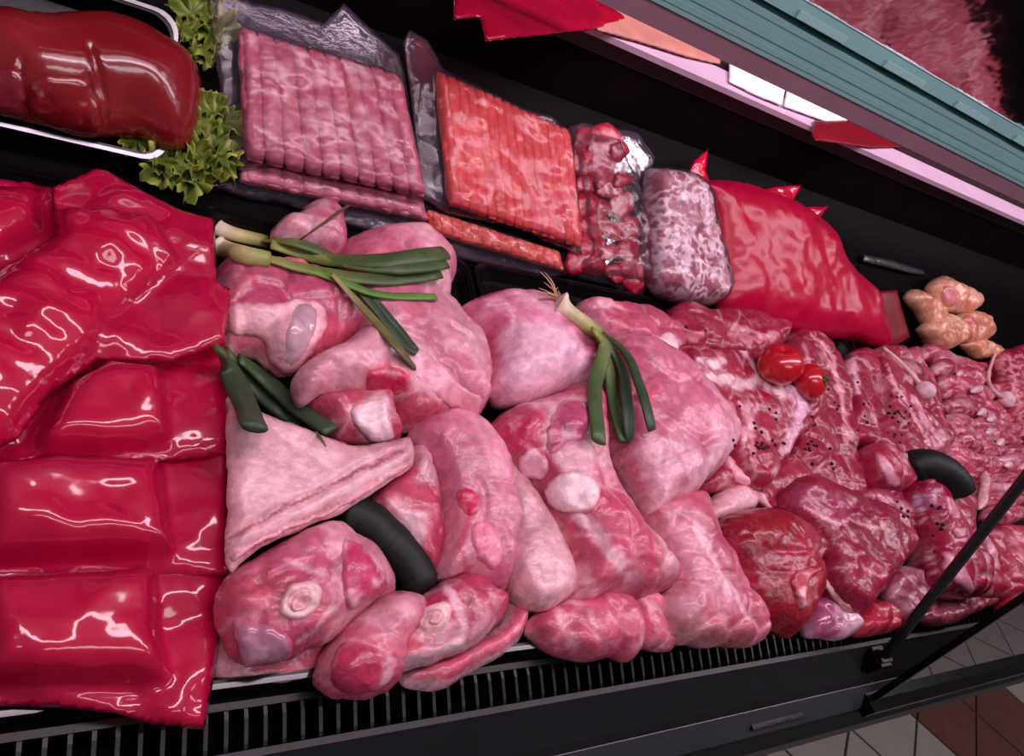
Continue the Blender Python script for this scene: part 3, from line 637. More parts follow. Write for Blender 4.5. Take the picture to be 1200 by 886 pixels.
def lettuce(label, crop, blades, off):
    c0, _ = surf(px(crop, [blades[0][0]])[0]); root = None; rnd = random.Random(len(label))
    parts = []
    for (cx, cy), r_px, ang in blades:
        p = px(crop, [(cx, cy)])[0]; S = REAR.up(off).hit([p])[0]; dist = np.linalg.norm(S - CAM); R = r_px / CROP[crop][2] * dist / F_PX
        n = REAR.n; a = REAR.u * math.cos(ang) + REAR.v * math.sin(ang); b = np.cross(n, a); V = []; C = []; nr, na = 14, 64; sd = rnd.randint(0, 900)
        for i in range(nr + 1):
            s = i / nr
            for k in range(na):
                t = 2 * math.pi * k / na; rr = R * s * (1 + .14 * math.sin(3 * t + sd) + .10 * math.sin(7 * t + sd * 2) + .10 * math.sin(17 * t))
                ru = s ** 2 * R * (.34 * math.sin(8 * t + sd) + .26 * math.sin(15 * t + sd * 3) + .06 * math.sin(27 * t))
                V.append(S + a * rr * math.cos(t) + b * rr * math.sin(t) * .8 + n * (ru + R * .35 * s * s))
                g = .5 + .5 * math.sin(11 * t + sd); C.append(np.array(lin((92 + 80 * s * g, 112 + 62 * s * g, 40 + 40 * s * g))))
        V = np.array(V); V = V + REAR.n * (R * .20 * vn(V, 90, sd))[:, None] + REAR.v * (R * .14 * vn(V, 110, sd + 1))[:, None]
        Fs = [[i * na + k, i * na + (k + 1) % na, (i + 1) * na + (k + 1) % na, (i + 1) * na + k] for i in range(nr) for k in range(na)]
        parts.append((V, Fs, np.array(C) * (1 + .4 * vn(V, 120, sd))[:, None]))
    root = empty('lettuce', parts[0][0].mean(0)); tag(root, label, 'lettuce', 'lettuce around the liver')
    for V, Fs, C in parts:
        o = mesh_obj('leaf', V, Fs, 'leaf', root, C); m = o.modifiers.new('thick', 'SOLIDIFY'); m.thickness = .0008
lettuce('curly green lettuce tuck under the end of the liver, beside the mince packs', 'cA', [((1000, 560), 110, 0), ((1050, 640), 100, 1), ((960, 690), 120, 2), ((860, 740), 125, 3), ((780, 800), 105, .5), ((900, 820), 110, 1.4), ((1010, 740), 110, 2.6), ((640, 650), 80, 1), ((960, 500), 70, .3), ((740, 740), 80, 2)], .016)
lettuce('small curly green lettuce sprig above the liver, against the black wall', 'cA', [((900, 60), 85, 0), ((1010, 140), 95, 1.2), ((940, 190), 85, 2), ((950, 270), 55, .4), ((870, 150), 55, 1)], .012)

# ================================================================== vacuum packs leaning at the back
def quad(a, b, c, d, u, v): return (1 - v) * ((1 - u) * a + u * b) + v * ((1 - u) * d + u * c)
def roll_pack(label, crop, q, film_pts, n, h, th, lean, fat, group, speck, seed):
    Q = px(crop, q); pl = REAR.up(h); C3 = pl.hit(Q)
    fp = linear_closed(px(crop, film_pts), 5); V, Fs, d, nt = solid(fp, pl.up(-.001), .003, .002, .01, .0035, .0035, 30, seed, cores=[(grow_poly(Q, 3), th * 1.10, .006)], crumple=.0022, csize=.03)
    root = empty('mince_pack', C3.mean(0) - REAR.n * .004); tag(root, label, 'meat pack', group)
    w_ = np.linalg.norm(C3[1] - C3[0]) / n
    for i in range(n):
        ns, nc = 44, 10; V2 = []
        u = (i + .5) / n
        for j in range(ns + 1):
            v = j / ns; c = quad(*C3, u, v); e = min(1, 8 * v + .35, 8 * (1 - v) + .35)
            for k in range(nc):
                a = 2 * math.pi * k / nc; V2.append(c + REAR.u * (w_ * .60 * math.cos(a)) * e ** .3 + REAR.n * (th * .5 * (.92 + (abs(math.sin(a)) ** .6) * math.copysign(1, math.sin(a)) * e)))
        V2 = np.array(V2); V2 += REAR.n * (.0012 * vn(V2, 150, seed + i) + .0014 * vn(V2, 45, seed + i))[:, None] + REAR.u * (.001 * vn(V2, 70, seed + 50))[:, None]
        F2 = [[j * nc + k, j * nc + (k + 1) % nc, (j + 1) * nc + (k + 1) % nc, (j + 1) * nc + k] for j in range(ns) for k in range(nc)]
        F2 += [list(range(nc))[::-1], [ns * nc + k for k in range(nc)]]
        c = paint(V2, to_px(V2), np.full(len(V2), 1.), lean=lean, fat=fat, amt=speck, sc=230, seed=seed + i)
        mesh_obj('mince_roll', V2, F2, 'matte', root, c)
    f = mesh_obj('film', V, Fs, 'clear_film', root); f['label'] = 'clear vacuum film'
    return root
PALE = (200, 112, 130); PF = (226, 164, 176); CORAL = (224, 98, 98); CF = (236, 136, 130)
roll_pack('lower clear pack of pale pink mince rolls, under the wide pale pack', 'cB', [(150, 560), (770, 690), (790, 770), (150, 640)], [(40, 640), (130, 540), (780, 680), (810, 800), (740, 795), (640, 815), (480, 765), (300, 705), (180, 690)], 10, .004, .014, PALE, PF, 'pale mince packs', .35, 11)
roll_pack('wide clear pack of pale pink mince rolls on top, beside the lettuce', 'cB', [(140, 105), (690, 270), (785, 690), (160, 560)], [(30, -60), (200, 10), (300, 30), (440, 80), (510, 10), (700, 190), (720, 260), (800, 700), (640, 660), (420, 620), (260, 580), (110, 590), (80, 300)], 10, .024, .016, PALE, PF, 'pale mince packs', .30, 21)
roll_pack('lower clear pack of orange-red mince rolls, under the coral pack', 'cC', [(50, 545), (470, 680), (490, 745), (60, 620)], [(-60, 560), (40, 520), (480, 670), (560, 690), (500, 760), (440, 765), (300, 730), (100, 690), (0, 650)], 14, .004, .012, (216, 96, 86), (240, 160, 140), 'coral mince packs', .30, 41)
roll_pack('clear pack of coral-red mince rolls on top, beside the diced beef', 'cC', [(78, 98), (505, 290), (545, 670), (118, 530)], [(-20, 0), (0, -45), (60, -10), (110, 85), (360, 205), (470, 240), (520, 300), (560, 690), (330, 600), (110, 550), (40, 500), (10, 250)], 15, .022, .013, CORAL, CF, 'coral mince packs', .25, 61)
# diced beef
beef_out = [(515, 270), (560, 258), (735, 292), (798, 370), (775, 450), (768, 600), (770, 800), (750, 832), (640, 785), (495, 755), (485, 705), (560, 690), (540, 560), (520, 400)]
p = linear_closed(px('cC', beef_out), 5); pl = REAR.up(.006)
Vf, Ff, df, _ = solid(p, pl, .008, .005, .012, .0035, .004, 30, 77, crumple=.003, csize=.03, cores=[(px('cC', [(535, 300), (650, 320), (720, 480), (750, 600), (755, 780), (640, 760), (520, 730), (570, 680), (545, 480)]), .022, .012)])
beef = empty('beef_pack', Vf.mean(0)); tag(beef, 'clear bag of dark red diced beef between the coral mince and the white offal', 'meat pack')
cubes = [(575, 312), (630, 312), (680, 350), (560, 390), (620, 410), (570, 460), (650, 470), (560, 530), (620, 540), (690, 530), (600, 600), (660, 610), (720, 600), (580, 660), (650, 680), (715, 680), (730, 750), (670, 745), (600, 715), (560, 705), (690, 440)]
for k, (cx, cy) in enumerate(cubes):
    rr = 44 + 14 * math.sin(k * 2.1); pts = [(cx + rr * math.cos(t) * (1 + .25 * math.sin(3 * t + k)), cy + rr * math.sin(t) * (1 + .2 * math.cos(2 * t + k))) for t in np.linspace(0, 6.28, 9)[:-1]]
    piece('beef_cube', None, None, 'cC', pts, h=.010 + .003 * (k % 3), H=.006, Hb=.008, R=.012, plane=REAR, parent=beef, mus=0, lean=BEEF, fat=(225, 130, 145), amt=.24 + .1 * (k % 2), sc=60, grow=0, step=6, surfy=False, sp=.0035)
f = mesh_obj('film', Vf, Ff, 'clear_film', beef); f['label'] = 'clear plastic film'
SURF.append(BVHTree.FromPolygons([Vector(v) for v in Vf], [list(map(int, q)) for q in Ff]))
# white offal bag
off_out = [(768, 440), (800, 408), (900, 428), (950, 490), (975, 600), (1008, 760), (1002, 830), (960, 852), (860, 842), (785, 800), (765, 700)]
pln = REAR.up(.02); p = smooth_closed(px('cC', off_out), 5)
Vf, Ff, df, _ = solid(p, pln, .030, .018, .03, .0018, .004, 30, 91, ridge=.003, rsc=60)
n1 = 1 - np.abs(fbm(Vf + .004 * np.stack([vn(Vf, 60, j) for j in range(3)], 1), 75, 3, 5)) * 5.0; m_ = sstep(-.2, .7, n1)
c1, c2 = np.array(lin((170, 88, 104))), np.array(lin((240, 214, 220))); cc = c1 + (c2 - c1) * np.clip(m_ + .35 * sstep(-.2, .5, fbm(Vf, 20, 2, 8)), 0, 1)[:, None]
off = mesh_obj('offal_pack', Vf, Ff, 'matte', None, cc); tag(off, 'clear bag of pale netted offal between the diced beef and a red bag', 'meat pack')
pf = grow_poly(p, 3); Vg, Fg, dg, _ = solid(pf, pln, .034, .019, .03, .004, .004, 30, 91, ridge=.004, rsc=40); mesh_obj('film', Vg, Fg, 'clear_film', off)
SURF.append(BVHTree.FromPolygons([Vector(v) for v in Vf], [list(map(int, q)) for q in Ff]))
# red bag at the back right
rb_out = [(205, 175), (240, 158), (330, 165), (400, 190), (500, 230), (590, 300), (640, 400), (740, 500), (762, 560), (778, 668), (660, 650), (480, 632), (330, 585), (262, 548), (262, 430), (232, 260)]
p = smooth_closed(px('cF', rb_out), 5); pl = REAR.up(.018)
V, Fs, d, _ = solid(p, pl, .030, .016, .05, .003, .006, 18, 120, crumple=.0020, csize=.05)
rbag = empty('mince_bag', V.mean(0) * [1, 1, 0] + [0, 0, V[:, 2].min()]); tag(rbag, 'knotted bright red film bag lying at the back beside the white offal', 'meat bag', 'red film bags')
mesh_obj('film', V, Fs, 'red_film_dull', rbag)
p2 = grow_poly(p, -7); V2, F2, d2, _ = solid(p2, pl, .022, .012, .04, .004, .005, 30, 121); mesh_obj('minced_meat', V2, F2, 'matte', rbag, paint(V2, to_px(V2), d2, lean=(180, 40, 60), amt=.2, sc=60, seed=4))
for k, pts in enumerate(([(172, 140), (188, 100), (236, 62), (226, 130), (246, 170), (205, 200)], [(380, 188), (440, 178), (524, 172), (492, 234), (430, 222)], [(470, 232), (540, 240), (604, 238), (572, 284), (520, 270)])):
    q = linear_closed(px('cF', pts), 4); Va, Fa, da, _ = solid(q, REAR.up(.022 + .003 * k), .0025, .001, .006, .003, .004, 40, 130 + k, ridge=.002); mesh_obj('film_tail', Va, Fa, 'red_film_thin', rbag)
q = linear_closed(px('cF', [(720, 500), (812, 495), (852, 640), (800, 672), (765, 650)]), 4)
Va, Fa, da, _ = solid(q, REAR.up(.012), .003, .006, .006, .004, .0015, 20, 140); tag(mesh_obj('butcher_paper', Va, Fa, 'dark_red'), 'folded dark red paper beside the red bag and the chicken', 'paper')
# chicken
for k, (lb, pts, hh) in enumerate([('pointed yellow chicken trimming next to the dark red paper', [(842, 512), (868, 498), (905, 520), (945, 560), (950, 595), (905, 602), (875, 575)], .016),
        ('plump yellow-pink chicken lump at the top of the chicken heap', [(915, 490), (950, 456), (1000, 478), (1048, 505), (1042, 555), (990, 565), (930, 545)], .022),
        ('round pale chicken lump in the middle of the heap', [(908, 605), (955, 568), (1005, 598), (1003, 650), (955, 675), (915, 645)], .030),
        ('reddish chicken piece on the side of the heap', [(1000, 572), (1040, 560), (1082, 575), (1082, 632), (1042, 662), (1000, 640)], .018),
        ('small chicken piece at the foot of the heap, beside the ribs', [(1008, 662), (1050, 645), (1100, 660), (1118, 684), (1108, 704), (1045, 702)], .014)]):
    o = piece('chicken_piece', lb, 'chicken', 'cF', pts, h=hh, H=.022, Hb=hh, R=.022, plane=REAR, grow=1, group='chicken pieces at the back', msize=.025, mus=.003, lump=.005, lsc=50, lean=(224, 146, 122), fat=(248, 204, 172), amt=.42, sc=35, sp=.003, rim=.5)
    if k == 1: patch(o, 'flesh', 'cF', [(945, 495), (980, 488), (1005, 515), (985, 545), (950, 535)], h=.006, Rpx=6, color=(220, 140, 146))
    if k == 3: patch(o, 'flesh', 'cF', [(1005, 590), (1035, 570), (1060, 600), (1040, 640), (1008, 630)], h=.004, Rpx=5, color=(214, 86, 88))

q = linear_closed(px('cF', [(712, 386), (800, 405), (890, 434), (900, 448), (860, 446), (708, 408)]), 4)
Va, Fa, da, _ = solid(q, REAR.up(.006), .004, .007, .006, .004, .0008, 20, 150); tag(mesh_obj('plastic_strip', Va, Fa, 'grey_strip'), 'narrow grey plastic strip on the black rear deck beyond the red bag', 'strip')
# ================================================================== things on the upper shelf
def slab(name, label, cat, crop, pts, z, th, material, group=None):
    p = linear_closed(px(crop, pts), 5); pl = SHELF.up(z); b3 = pl.hit(p)
    V, Fs, d, _ = solid(p, pl, th, z - .0005 if z < .02 else .002, .006, .005, .001, 25, 7)
    return tag(mesh_obj(name, V, Fs, material), label, cat, group)
slab('shelf_paper', 'pink film sheet overhanging the edge of the back shelf', 'film', 'cG', [(20, 38), (22, -40), (250, -60), (330, 5), (395, 42), (290, 62), (85, 82), (76, 34)], .006, .002, 'red_film_thin')
slab('cutting_board', 'tan board lying on the back shelf beside the pink film', 'board', 'cG', [(330, 5), (395, 30), (575, 108), (572, 132), (500, 116), (400, 84), (310, 60)], .004, .003, 'tan')
slab('wrapping_paper', 'white paper stack with a pink stripe on the back shelf', 'paper', 'cJ', [(-20, 250), (60, 285), (215, 350), (200, 436), (100, 395), (-20, 335)], .004, .003, 'paper', 'papers on the back shelf')
slab('wrapping_paper', 'plain white paper at the end of the paper row, beside the dark packet', 'paper', 'cJ', [(222, 352), (470, 470), (470, 498), (380, 502), (205, 438)], .004, .003, 'paper', 'papers on the back shelf')
slab('dark_packet', 'dark red packet lying on the shelf beyond the white papers', 'packet', 'cJ', [(330, 500), (470, 498), (700, 608), (570, 612), (320, 580)], .003, .002, 'dark_red')
# ================================================================== pork cuts behind and beside the red bags
A = piece('pork_hock', 'small smooth pork hock tip poking up behind the long spring onion', 'meat', 'c6', [(228, 130), (260, 95), (330, 80), (345, 45), (400, 34), (445, 60), (470, 110), (474, 205), (400, 215), (330, 180), (250, 160)],
    mus=.0015, seamfat=.2, h=.022, H=.03, R=.03, lean=PINK, fat=FAT, amt=.42, sc=20, strokes=[('c6', [(300, 90), (340, 130), (330, 200)], 5, RED, .5), ('c6', [(390, 150), (450, 190)], 4, RED, .5)])
B = piece('pork_haunch', 'large pale pork leg with a red end, beneath the tips of the long spring onion', 'meat', 'c6', [(472, 185), (520, 150), (620, 135), (720, 138), (790, 175), (830, 230), (862, 272), (842, 310), (832, 370), (870, 410), (920, 480), (972, 575), (970, 690), (935, 772), (880, 758), (840, 742), (760, 800), (690, 812), (640, 760), (540, 560), (470, 430), (455, 300)],
    mus=.003, msize=.06, aniso=(1, .55, .5), seamfat=.4, h=.024, H=.04, R=.06, lean=(222, 128, 152), fat=FAT, amt=.45, sc=14, stretch=(.4, -.8, 0), lump=.006,
    fills=[('c6', [(640, 700), (760, 660), (840, 735), (760, 800), (690, 810), (650, 770)], (176, 44, 76), 5, .9), ('c6', [(470, 170), (560, 150), (580, 200), (480, 230)], (206, 92, 120), 6, .6), ('c6', [(690, 370), (760, 390), (770, 430), (700, 430)], (206, 96, 124), 5, .6)],
    strokes=[('c6', [(620, 520), (720, 580), (800, 660), (870, 740)], 4, (196, 66, 100), .6), ('c6', [(790, 380), (860, 470), (920, 580), (940, 680)], 9, (216, 110, 140), .5), ('c6', [(800, 520), (850, 560), (860, 600)], 3, (170, 50, 80), .5)])
patch(B, 'fat_layer', 'c6', [(640, 560), (720, 520), (800, 560), (900, 660), (955, 700), (935, 765), (870, 745), (800, 690), (700, 600)], h=.004, Rpx=9, color=(236, 164, 182), amt=.3)
C = piece('pork_shoulder', 'pork shoulder joint with a pale exposed knuckle bone beside the red film', 'meat', 'c6', [(40, 250), (100, 235), (180, 250), (260, 250), (340, 275), (420, 315), (500, 335), (542, 430), (530, 490), (450, 548), (380, 575), (330, 605), (270, 618), (200, 575), (150, 548), (70, 548), (40, 480), (30, 350)],
    h=.024, H=.042, R=.05, lean=(210, 96, 126), fat=FAT, amt=.38, sc=20, lump=.006, fills=[('c6', [(370, 440), (440, 420), (530, 440), (520, 490), (450, 545), (370, 575)], (200, 74, 104), 5, .85), ('c6', [(80, 470), (160, 480), (240, 490), (230, 560), (110, 545)], (196, 52, 84), 8, .7)])
patch(C, 'knuckle_rim', 'c6', [(75, 390), (130, 365), (250, 370), (320, 350), (400, 370), (430, 430), (400, 500), (330, 600), (270, 612), (220, 570), (200, 500), (90, 470)], h=.007, Rpx=9, color=(240, 180, 190), amt=.2)
patch(C, 'cartilage', 'c6', [(300, 380), (360, 365), (395, 400), (385, 470), (350, 550), (310, 595), (255, 590), (245, 530), (270, 450)], h=.009, Rpx=12, color=(210, 172, 184), material='wet', label='pale lilac knuckle bone')
patch(C, 'marrow', 'c6', [(135, 410), (190, 390), (245, 400), (235, 440), (180, 455), (140, 440)], h=.003, Rpx=6, color=(196, 70, 98))
D1 = piece('pork_shank', 'white fatty pork shank with a raw red end, resting between knuckle and leg', 'meat', 'c6', [(308, 645), (340, 590), (400, 550), (470, 520), (560, 470), (640, 540), (700, 600), (726, 692), (690, 700), (640, 690), (560, 690), (480, 670), (400, 680), (340, 712)],
    mus=.0025, seamfat=.3, h=.045, H=.03, Hb=.03, R=.035, lean=(238, 168, 184), fat=FAT, amt=.5, sc=22, lump=.005, fills=[('c6', [(550, 600), (640, 570), (710, 610), (715, 680), (640, 690), (560, 680)], (206, 60, 92), 6, .85)], strokes=[('c6', [(340, 640), (420, 660), (520, 660)], 4, (214, 120, 140), .6)])
patch(D1, 'red_end', 'c6', [(560, 610), (620, 585), (690, 610), (705, 670), (640, 685), (565, 670)], h=.005, Rpx=8, color=(204, 62, 94), amt=.3, lump=.004)
D2 = piece('pork_knuckle', 'short pork knuckle with a white fat tip above the skin flap', 'meat', 'c6', [(360, 710), (430, 690), (560, 690), (640, 690), (652, 790), (664, 842), (600, 868), (540, 858), (450, 838), (400, 760)],
    h=.030, H=.028, R=.03, lean=(204, 70, 100), fat=FAT, amt=.3, sc=30, fills=[('c6', [(500, 740), (570, 700), (630, 705), (660, 840), (600, 865), (540, 830)], (246, 204, 212), 5, .95)])
patch(D2, 'fat_tip', 'c6', [(500, 745), (560, 708), (625, 705), (640, 770), (655, 835), (600, 862), (545, 830)], h=.007, Rpx=9, color=(246, 206, 214), lump=.004)
# ------------------------------------------------------------------ skin flap, bone-in steaks, front left
F_ = piece('pork_trimming', 'raw red pork trimming with white fat behind the dark cucumber', 'meat', 'c7', [(470, 290), (560, 200), (600, 130), (640, 180), (682, 330), (682, 430), (655, 495), (600, 470), (540, 400)],
    h=.022, H=.024, R=.03, lean=(206, 72, 104), amt=.36, sc=26, fills=[('c7', [(560, 350), (620, 330), (640, 380), (600, 420)], FAT, 5, .8)], strokes=[('c7', [(520, 290), (560, 320), (640, 330)], 4, FAT, .7)])
E_ = piece('pork_belly', 'broad pale pork belly flap with smooth skin next to the red bags', 'meat', 'c7', [(70, 0), (95, -5), (150, 30), (330, 100), (420, 130), (520, 128), (588, 112), (592, 180), (515, 240), (400, 312), (280, 365), (180, 405), (95, 468), (68, 482), (66, 250)],
    mus=.001, msize=.07, seamfat=.15, h=.050, H=.010, Hb=.014, R=.012, tilt=(4, 0), lean=(228, 158, 172), fat=(236, 186, 194), amt=.5, sc=9, lump=.004, lsc=14,
    strokes=[('c7', [(75, 400), (200, 320), (330, 260), (440, 200), (570, 135)], 2.6, (158, 44, 70), .9), ('c7', [(90, 440), (240, 370), (400, 295), (510, 230), (580, 180)], 2.6, (158, 44, 70), .9), ('c7', [(80, 425), (240, 345), (400, 260), (560, 170)], 6, (244, 190, 202), .9)])
0 and patch(E_, 'skin', 'c7', [(40, 10), (95, 0), (150, 40), (330, 110), (430, 140), (560, 125), (540, 160), (440, 205), (330, 255), (200, 315), (60, 395), (40, 200)], h=.008, Rpx=6, color=(230, 166, 178), amt=.35, fat=(240, 192, 198))
patch(E_, 'fat_edge', 'c7', [(80, 440), (200, 375), (330, 320), (430, 265), (540, 195), (585, 170), (585, 190), (500, 245), (380, 315), (260, 365), (150, 415), (85, 462)], h=.005, Rpx=5, color=(232, 158, 172), amt=.3)
G2 = piece('pork_steak', 'thin pork steak lying under the front bone-in steak beside the red film', 'meat', 'c7', [(20, 700), (60, 640), (200, 600), (340, 620), (380, 690), (350, 750), (270, 800), (160, 812), (60, 800), (20, 760)],
    h=.010, H=.010, R=.010, lean=(214, 104, 126), amt=.35, sc=20, rim=.6)
G = piece('ham_steak', 'thick bone-in ham steak with a round bone and lilac sinew, beside the red film', 'meat', 'c7', [(30, 620), (50, 530), (150, 450), (330, 355), (420, 388), (490, 440), (545, 540), (480, 580), (410, 640), (365, 680), (300, 710), (240, 745), (110, 758), (60, 700)],
    h=.036, H=.034, Hb=.026, R=.035, lean=(206, 88, 120), fat=(240, 180, 194), amt=.30, sc=17, lump=.006,
    fills=[('c7', [(60, 520), (150, 490), (270, 500), (240, 560), (190, 590), (70, 590)], (196, 84, 104), 6, .7), ('c7', [(170, 440), (330, 365), (380, 440), (330, 480), (200, 470)], (212, 96, 130), 6, .7)],
    strokes=[('c7', [(240, 460), (300, 490), (350, 480)], 4, FAT, .8), ('c7', [(350, 400), (390, 480), (400, 560)], 5, (236, 160, 180), .7), ('c7', [(380, 590), (330, 640), (270, 690)], 5, (232, 176, 180), .8), ('c7', [(120, 560), (180, 530), (250, 530)], 4, (150, 50, 66), .6)])
bG = patch(G, 'bone', 'c7', [(214, 590), (238, 535), (300, 514), (338, 545), (322, 602), (262, 632), (222, 618)], h=.009, Rpx=5, color=(244, 196, 200), label='round cut bone', strokes=[('c7', [(245, 590), (262, 556), (295, 545), (310, 570), (290, 600), (258, 606), (245, 590)], 2.2, (206, 120, 134), .8)])
patch(bG, 'marrow', 'c7', [(248, 590), (262, 558), (294, 548), (308, 570), (288, 598), (260, 604)], h=.003, Rpx=4, color=(226, 150, 160))
patch(G, 'sinew', 'c7', [(82, 635), (160, 640), (210, 650), (252, 700), (240, 742), (170, 756), (110, 756)], h=.007, Rpx=9, color=(198, 138, 162), material='wet', amt=.3, label='shiny lilac sinew')
patch(G, 'muscle', 'c7', [(400, 400), (450, 420), (500, 480), (530, 540), (470, 575), (410, 600), (395, 500)], h=.006, Rpx=9, color=(206, 84, 118), amt=.1)
H_ = piece('ham_round', 'round lean pork nugget standing at the air grille', 'meat', 'c7', [(322, 800), (345, 720), (400, 650), (470, 580), (560, 550), (630, 580), (610, 660), (570, 720), (560, 790), (505, 845), (400, 855), (340, 835)],
    mus=.002, seamfat=.3, h=.026, H=.034, R=.045, lean=(210, 92, 122), amt=.2, sc=14, strokes=[('c7', [(345, 770), (400, 690), (470, 700), (540, 730)], 4, (236, 160, 178), .6), ('c7', [(330, 800), (350, 740), (395, 680)], 6, (214, 150, 170), .6)])
patch(H_, 'muscle', 'c7', [(360, 790), (385, 720), (430, 695), (510, 720), (555, 745), (545, 800), (490, 838), (400, 840)], h=.005, Rpx=8, color=(206, 82, 112), amt=.12)
I2 = piece('ham_slice', 'lower slice of the doubled bone-in ham beside the tray corner', 'meat', 'c7', [(560, 790), (620, 760), (760, 700), (850, 640), (880, 560), (905, 565), (922, 640), (885, 705), (780, 772), (680, 824), (600, 830)],
    h=.012, H=.014, R=.012, lean=(208, 82, 112), amt=.2, sc=22, rim=.75, rimw=.005)
I = piece('ham_slice', 'upper slice of the doubled bone-in ham with a round bone under the cucumber tip', 'meat', 'c7', [(540, 730), (590, 650), (615, 580), (670, 535), (760, 505), (830, 545), (862, 560), (852, 620), (770, 700), (620, 762), (560, 775)],
    h=.034, H=.022, Hb=.016, R=.02, lean=(206, 74, 108), amt=.24, sc=18, lump=.004,
    fills=[('c7', [(570, 740), (650, 720), (750, 690), (750, 720), (640, 762), (575, 765)], (206, 176, 184), 4, .9), ('c7', [(530, 700), (600, 680), (640, 690), (580, 740)], (206, 60, 92), 4, .7)],
    strokes=[('c7', [(700, 540), (740, 590), (745, 650), (730, 700)], 8, (240, 186, 200), .85), ('c7', [(540, 680), (620, 650)], 4, FAT, .8), ('c7', [(770, 540), (800, 580), (830, 560)], 2.5, (236, 170, 186), .6)])
bI = patch(I, 'bone', 'c7', [(612, 645), (630, 600), (690, 582), (712, 610), (695, 655), (645, 672)], h=.009, Rpx=5, color=(244, 196, 200), label='round cut bone', strokes=[('c7', [(640, 640), (650, 618), (680, 608), (690, 630), (665, 650), (642, 645)], 2, (206, 124, 138), .8)])
patch(bI, 'marrow', 'c7', [(642, 638), (652, 618), (678, 610), (688, 628), (664, 648)], h=.003, Rpx=3, color=(226, 150, 160))
J = piece('pork_neck', 'long pink pork neck strip with an oval bone face between cucumber and fat slab', 'meat', 'c7', [(592, 92), (680, 38), (760, 58), (830, 130), (875, 220), (900, 350), (885, 440), (862, 545), (800, 530), (735, 510), (690, 520), (665, 480), (685, 330), (640, 180)],
    mus=.003, aniso=(1, .5, .2), seamfat=.4, h=.026, H=.030, R=.04, lean=(208, 110, 138), fat=(236, 170, 186), amt=.32, sc=14, stretch=(.2, -1, 0), strokes=[('c7', [(700, 300), (690, 400), (680, 500)], 5, (224, 140, 160), .7), ('c7', [(750, 260), (770, 320), (740, 420), (760, 500)], 5, (200, 50, 84), .7), ('c7', [(780, 270), (850, 265)], 2, (150, 40, 70), .7)])
patch(J, 'bone', 'c7', [(765, 385), (790, 350), (830, 365), (856, 420), (850, 470), (815, 482), (785, 450)], h=.007, Rpx=6, color=(238, 150, 172), label='oval pink bone face')
patch(J, 'red_flesh', 'c7', [(730, 260), (770, 252), (795, 290), (780, 330), (750, 330), (728, 295)], h=.005, Rpx=5, color=(216, 66, 100), amt=.3, lump=.003)
# ------------------------------------------------------------------ middle trays
K = piece('round_ham', 'rounded pork ham with silvery membrane, beside the rooted end of the short spring onion', 'meat', 'c8', [(18, 120), (80, 80), (170, 64), (280, 84), (400, 150), (485, 230), (512, 300), (492, 375), (400, 402), (300, 432), (200, 448), (128, 385), (108, 230)],
    mus=.002, msize=.06, seamfat=.3, h=.032, H=.050, R=.07, lean=(206, 92, 128), fat=(240, 188, 208), amt=.50, sc=16, lump=.004, fills=[('c8', [(160, 180), (260, 140), (400, 170), (480, 250), (500, 310), (470, 370), (330, 400), (220, 390), (160, 300)], (238, 186, 206), 9, .75), ('c8', [(30, 150), (110, 170), (170, 230), (170, 300), (130, 370), (105, 230)], (190, 62, 98), 6, .85), ('c8', [(150, 90), (300, 90), (330, 130), (200, 140)], (204, 84, 120), 8, .6)])
0 and patch(K, 'membrane', 'c8', [(160, 180), (260, 140), (400, 170), (480, 250), (500, 310), (470, 370), (330, 400), (220, 390), (160, 300)], h=.003, Rpx=12, color=(240, 184, 206), amt=.4, fat=(250, 214, 226), material='wet')
L2 = piece('fat_slab', 'upright pale fat slab leaning on the bone joint', 'meat', 'c9', [(50, 268), (90, 265), (150, 335), (225, 460), (280, 610), (235, 675), (180, 690), (125, 665), (88, 560), (85, 420)],
    mus=.002, msize=.05, seamfat=.2, h=.034, H=.020, Hb=.034, R=.025, lean=(224, 158, 172), fat=(236, 186, 192), amt=.5, sc=12, rim=.3)
L = piece('pork_joint', 'long pork bone joint with a big white gristle cap in the middle tray', 'meat', 'c9', [(18, 190), (60, 125), (150, 85), (240, 60), (270, 38), (322, 60), (342, 180), (362, 300), (450, 440), (575, 600), (500, 655), (390, 652), (280, 660), (275, 560), (200, 440), (150, 335), (60, 255)],
    h=.036, H=.046, R=.06, lean=(206, 78, 112), fat=FAT, amt=.34, sc=15, lump=.007, stretch=(.3, -1, 0),
    fills=[('c9', [(200, 120), (260, 60), (325, 70), (340, 200), (350, 320), (260, 300), (190, 200)], (240, 184, 196), 6, .8), ('c9', [(240, 90), (320, 80), (320, 190), (220, 230)], (196, 100, 140), 6, .75), ('c9', [(30, 180), (110, 120), (200, 100), (180, 200), (110, 240), (50, 240)], (204, 74, 108), 6, .8), ('c9', [(380, 560), (450, 600), (560, 600), (500, 650), (390, 650)], (180, 66, 96), 6, .6)],
    strokes=[('c9', [(290, 420), (380, 480), (420, 560)], 12, (242, 190, 202), .8), ('c9', [(200, 350), (260, 450), (300, 540)], 6, (206, 50, 86), .7), ('c9', [(390, 360), (460, 470), (550, 590)], 6, (200, 64, 98), .7), ('c9', [(350, 560), (410, 590), (300, 640)], 4, (216, 100, 130), .7)])
patch(L, 'gristle', 'c9', [(195, 340), (230, 300), (280, 285), (340, 300), (365, 350), (340, 400), (270, 410), (210, 385)], h=.010, Rpx=12, color=(246, 206, 214), label='white gristle cap', lump=.003)
patch(L, 'knuckle', 'c9', [(115, 250), (150, 215), (195, 225), (210, 270), (190, 310), (140, 300)], h=.007, Rpx=8, color=(238, 176, 192), amt=.3)
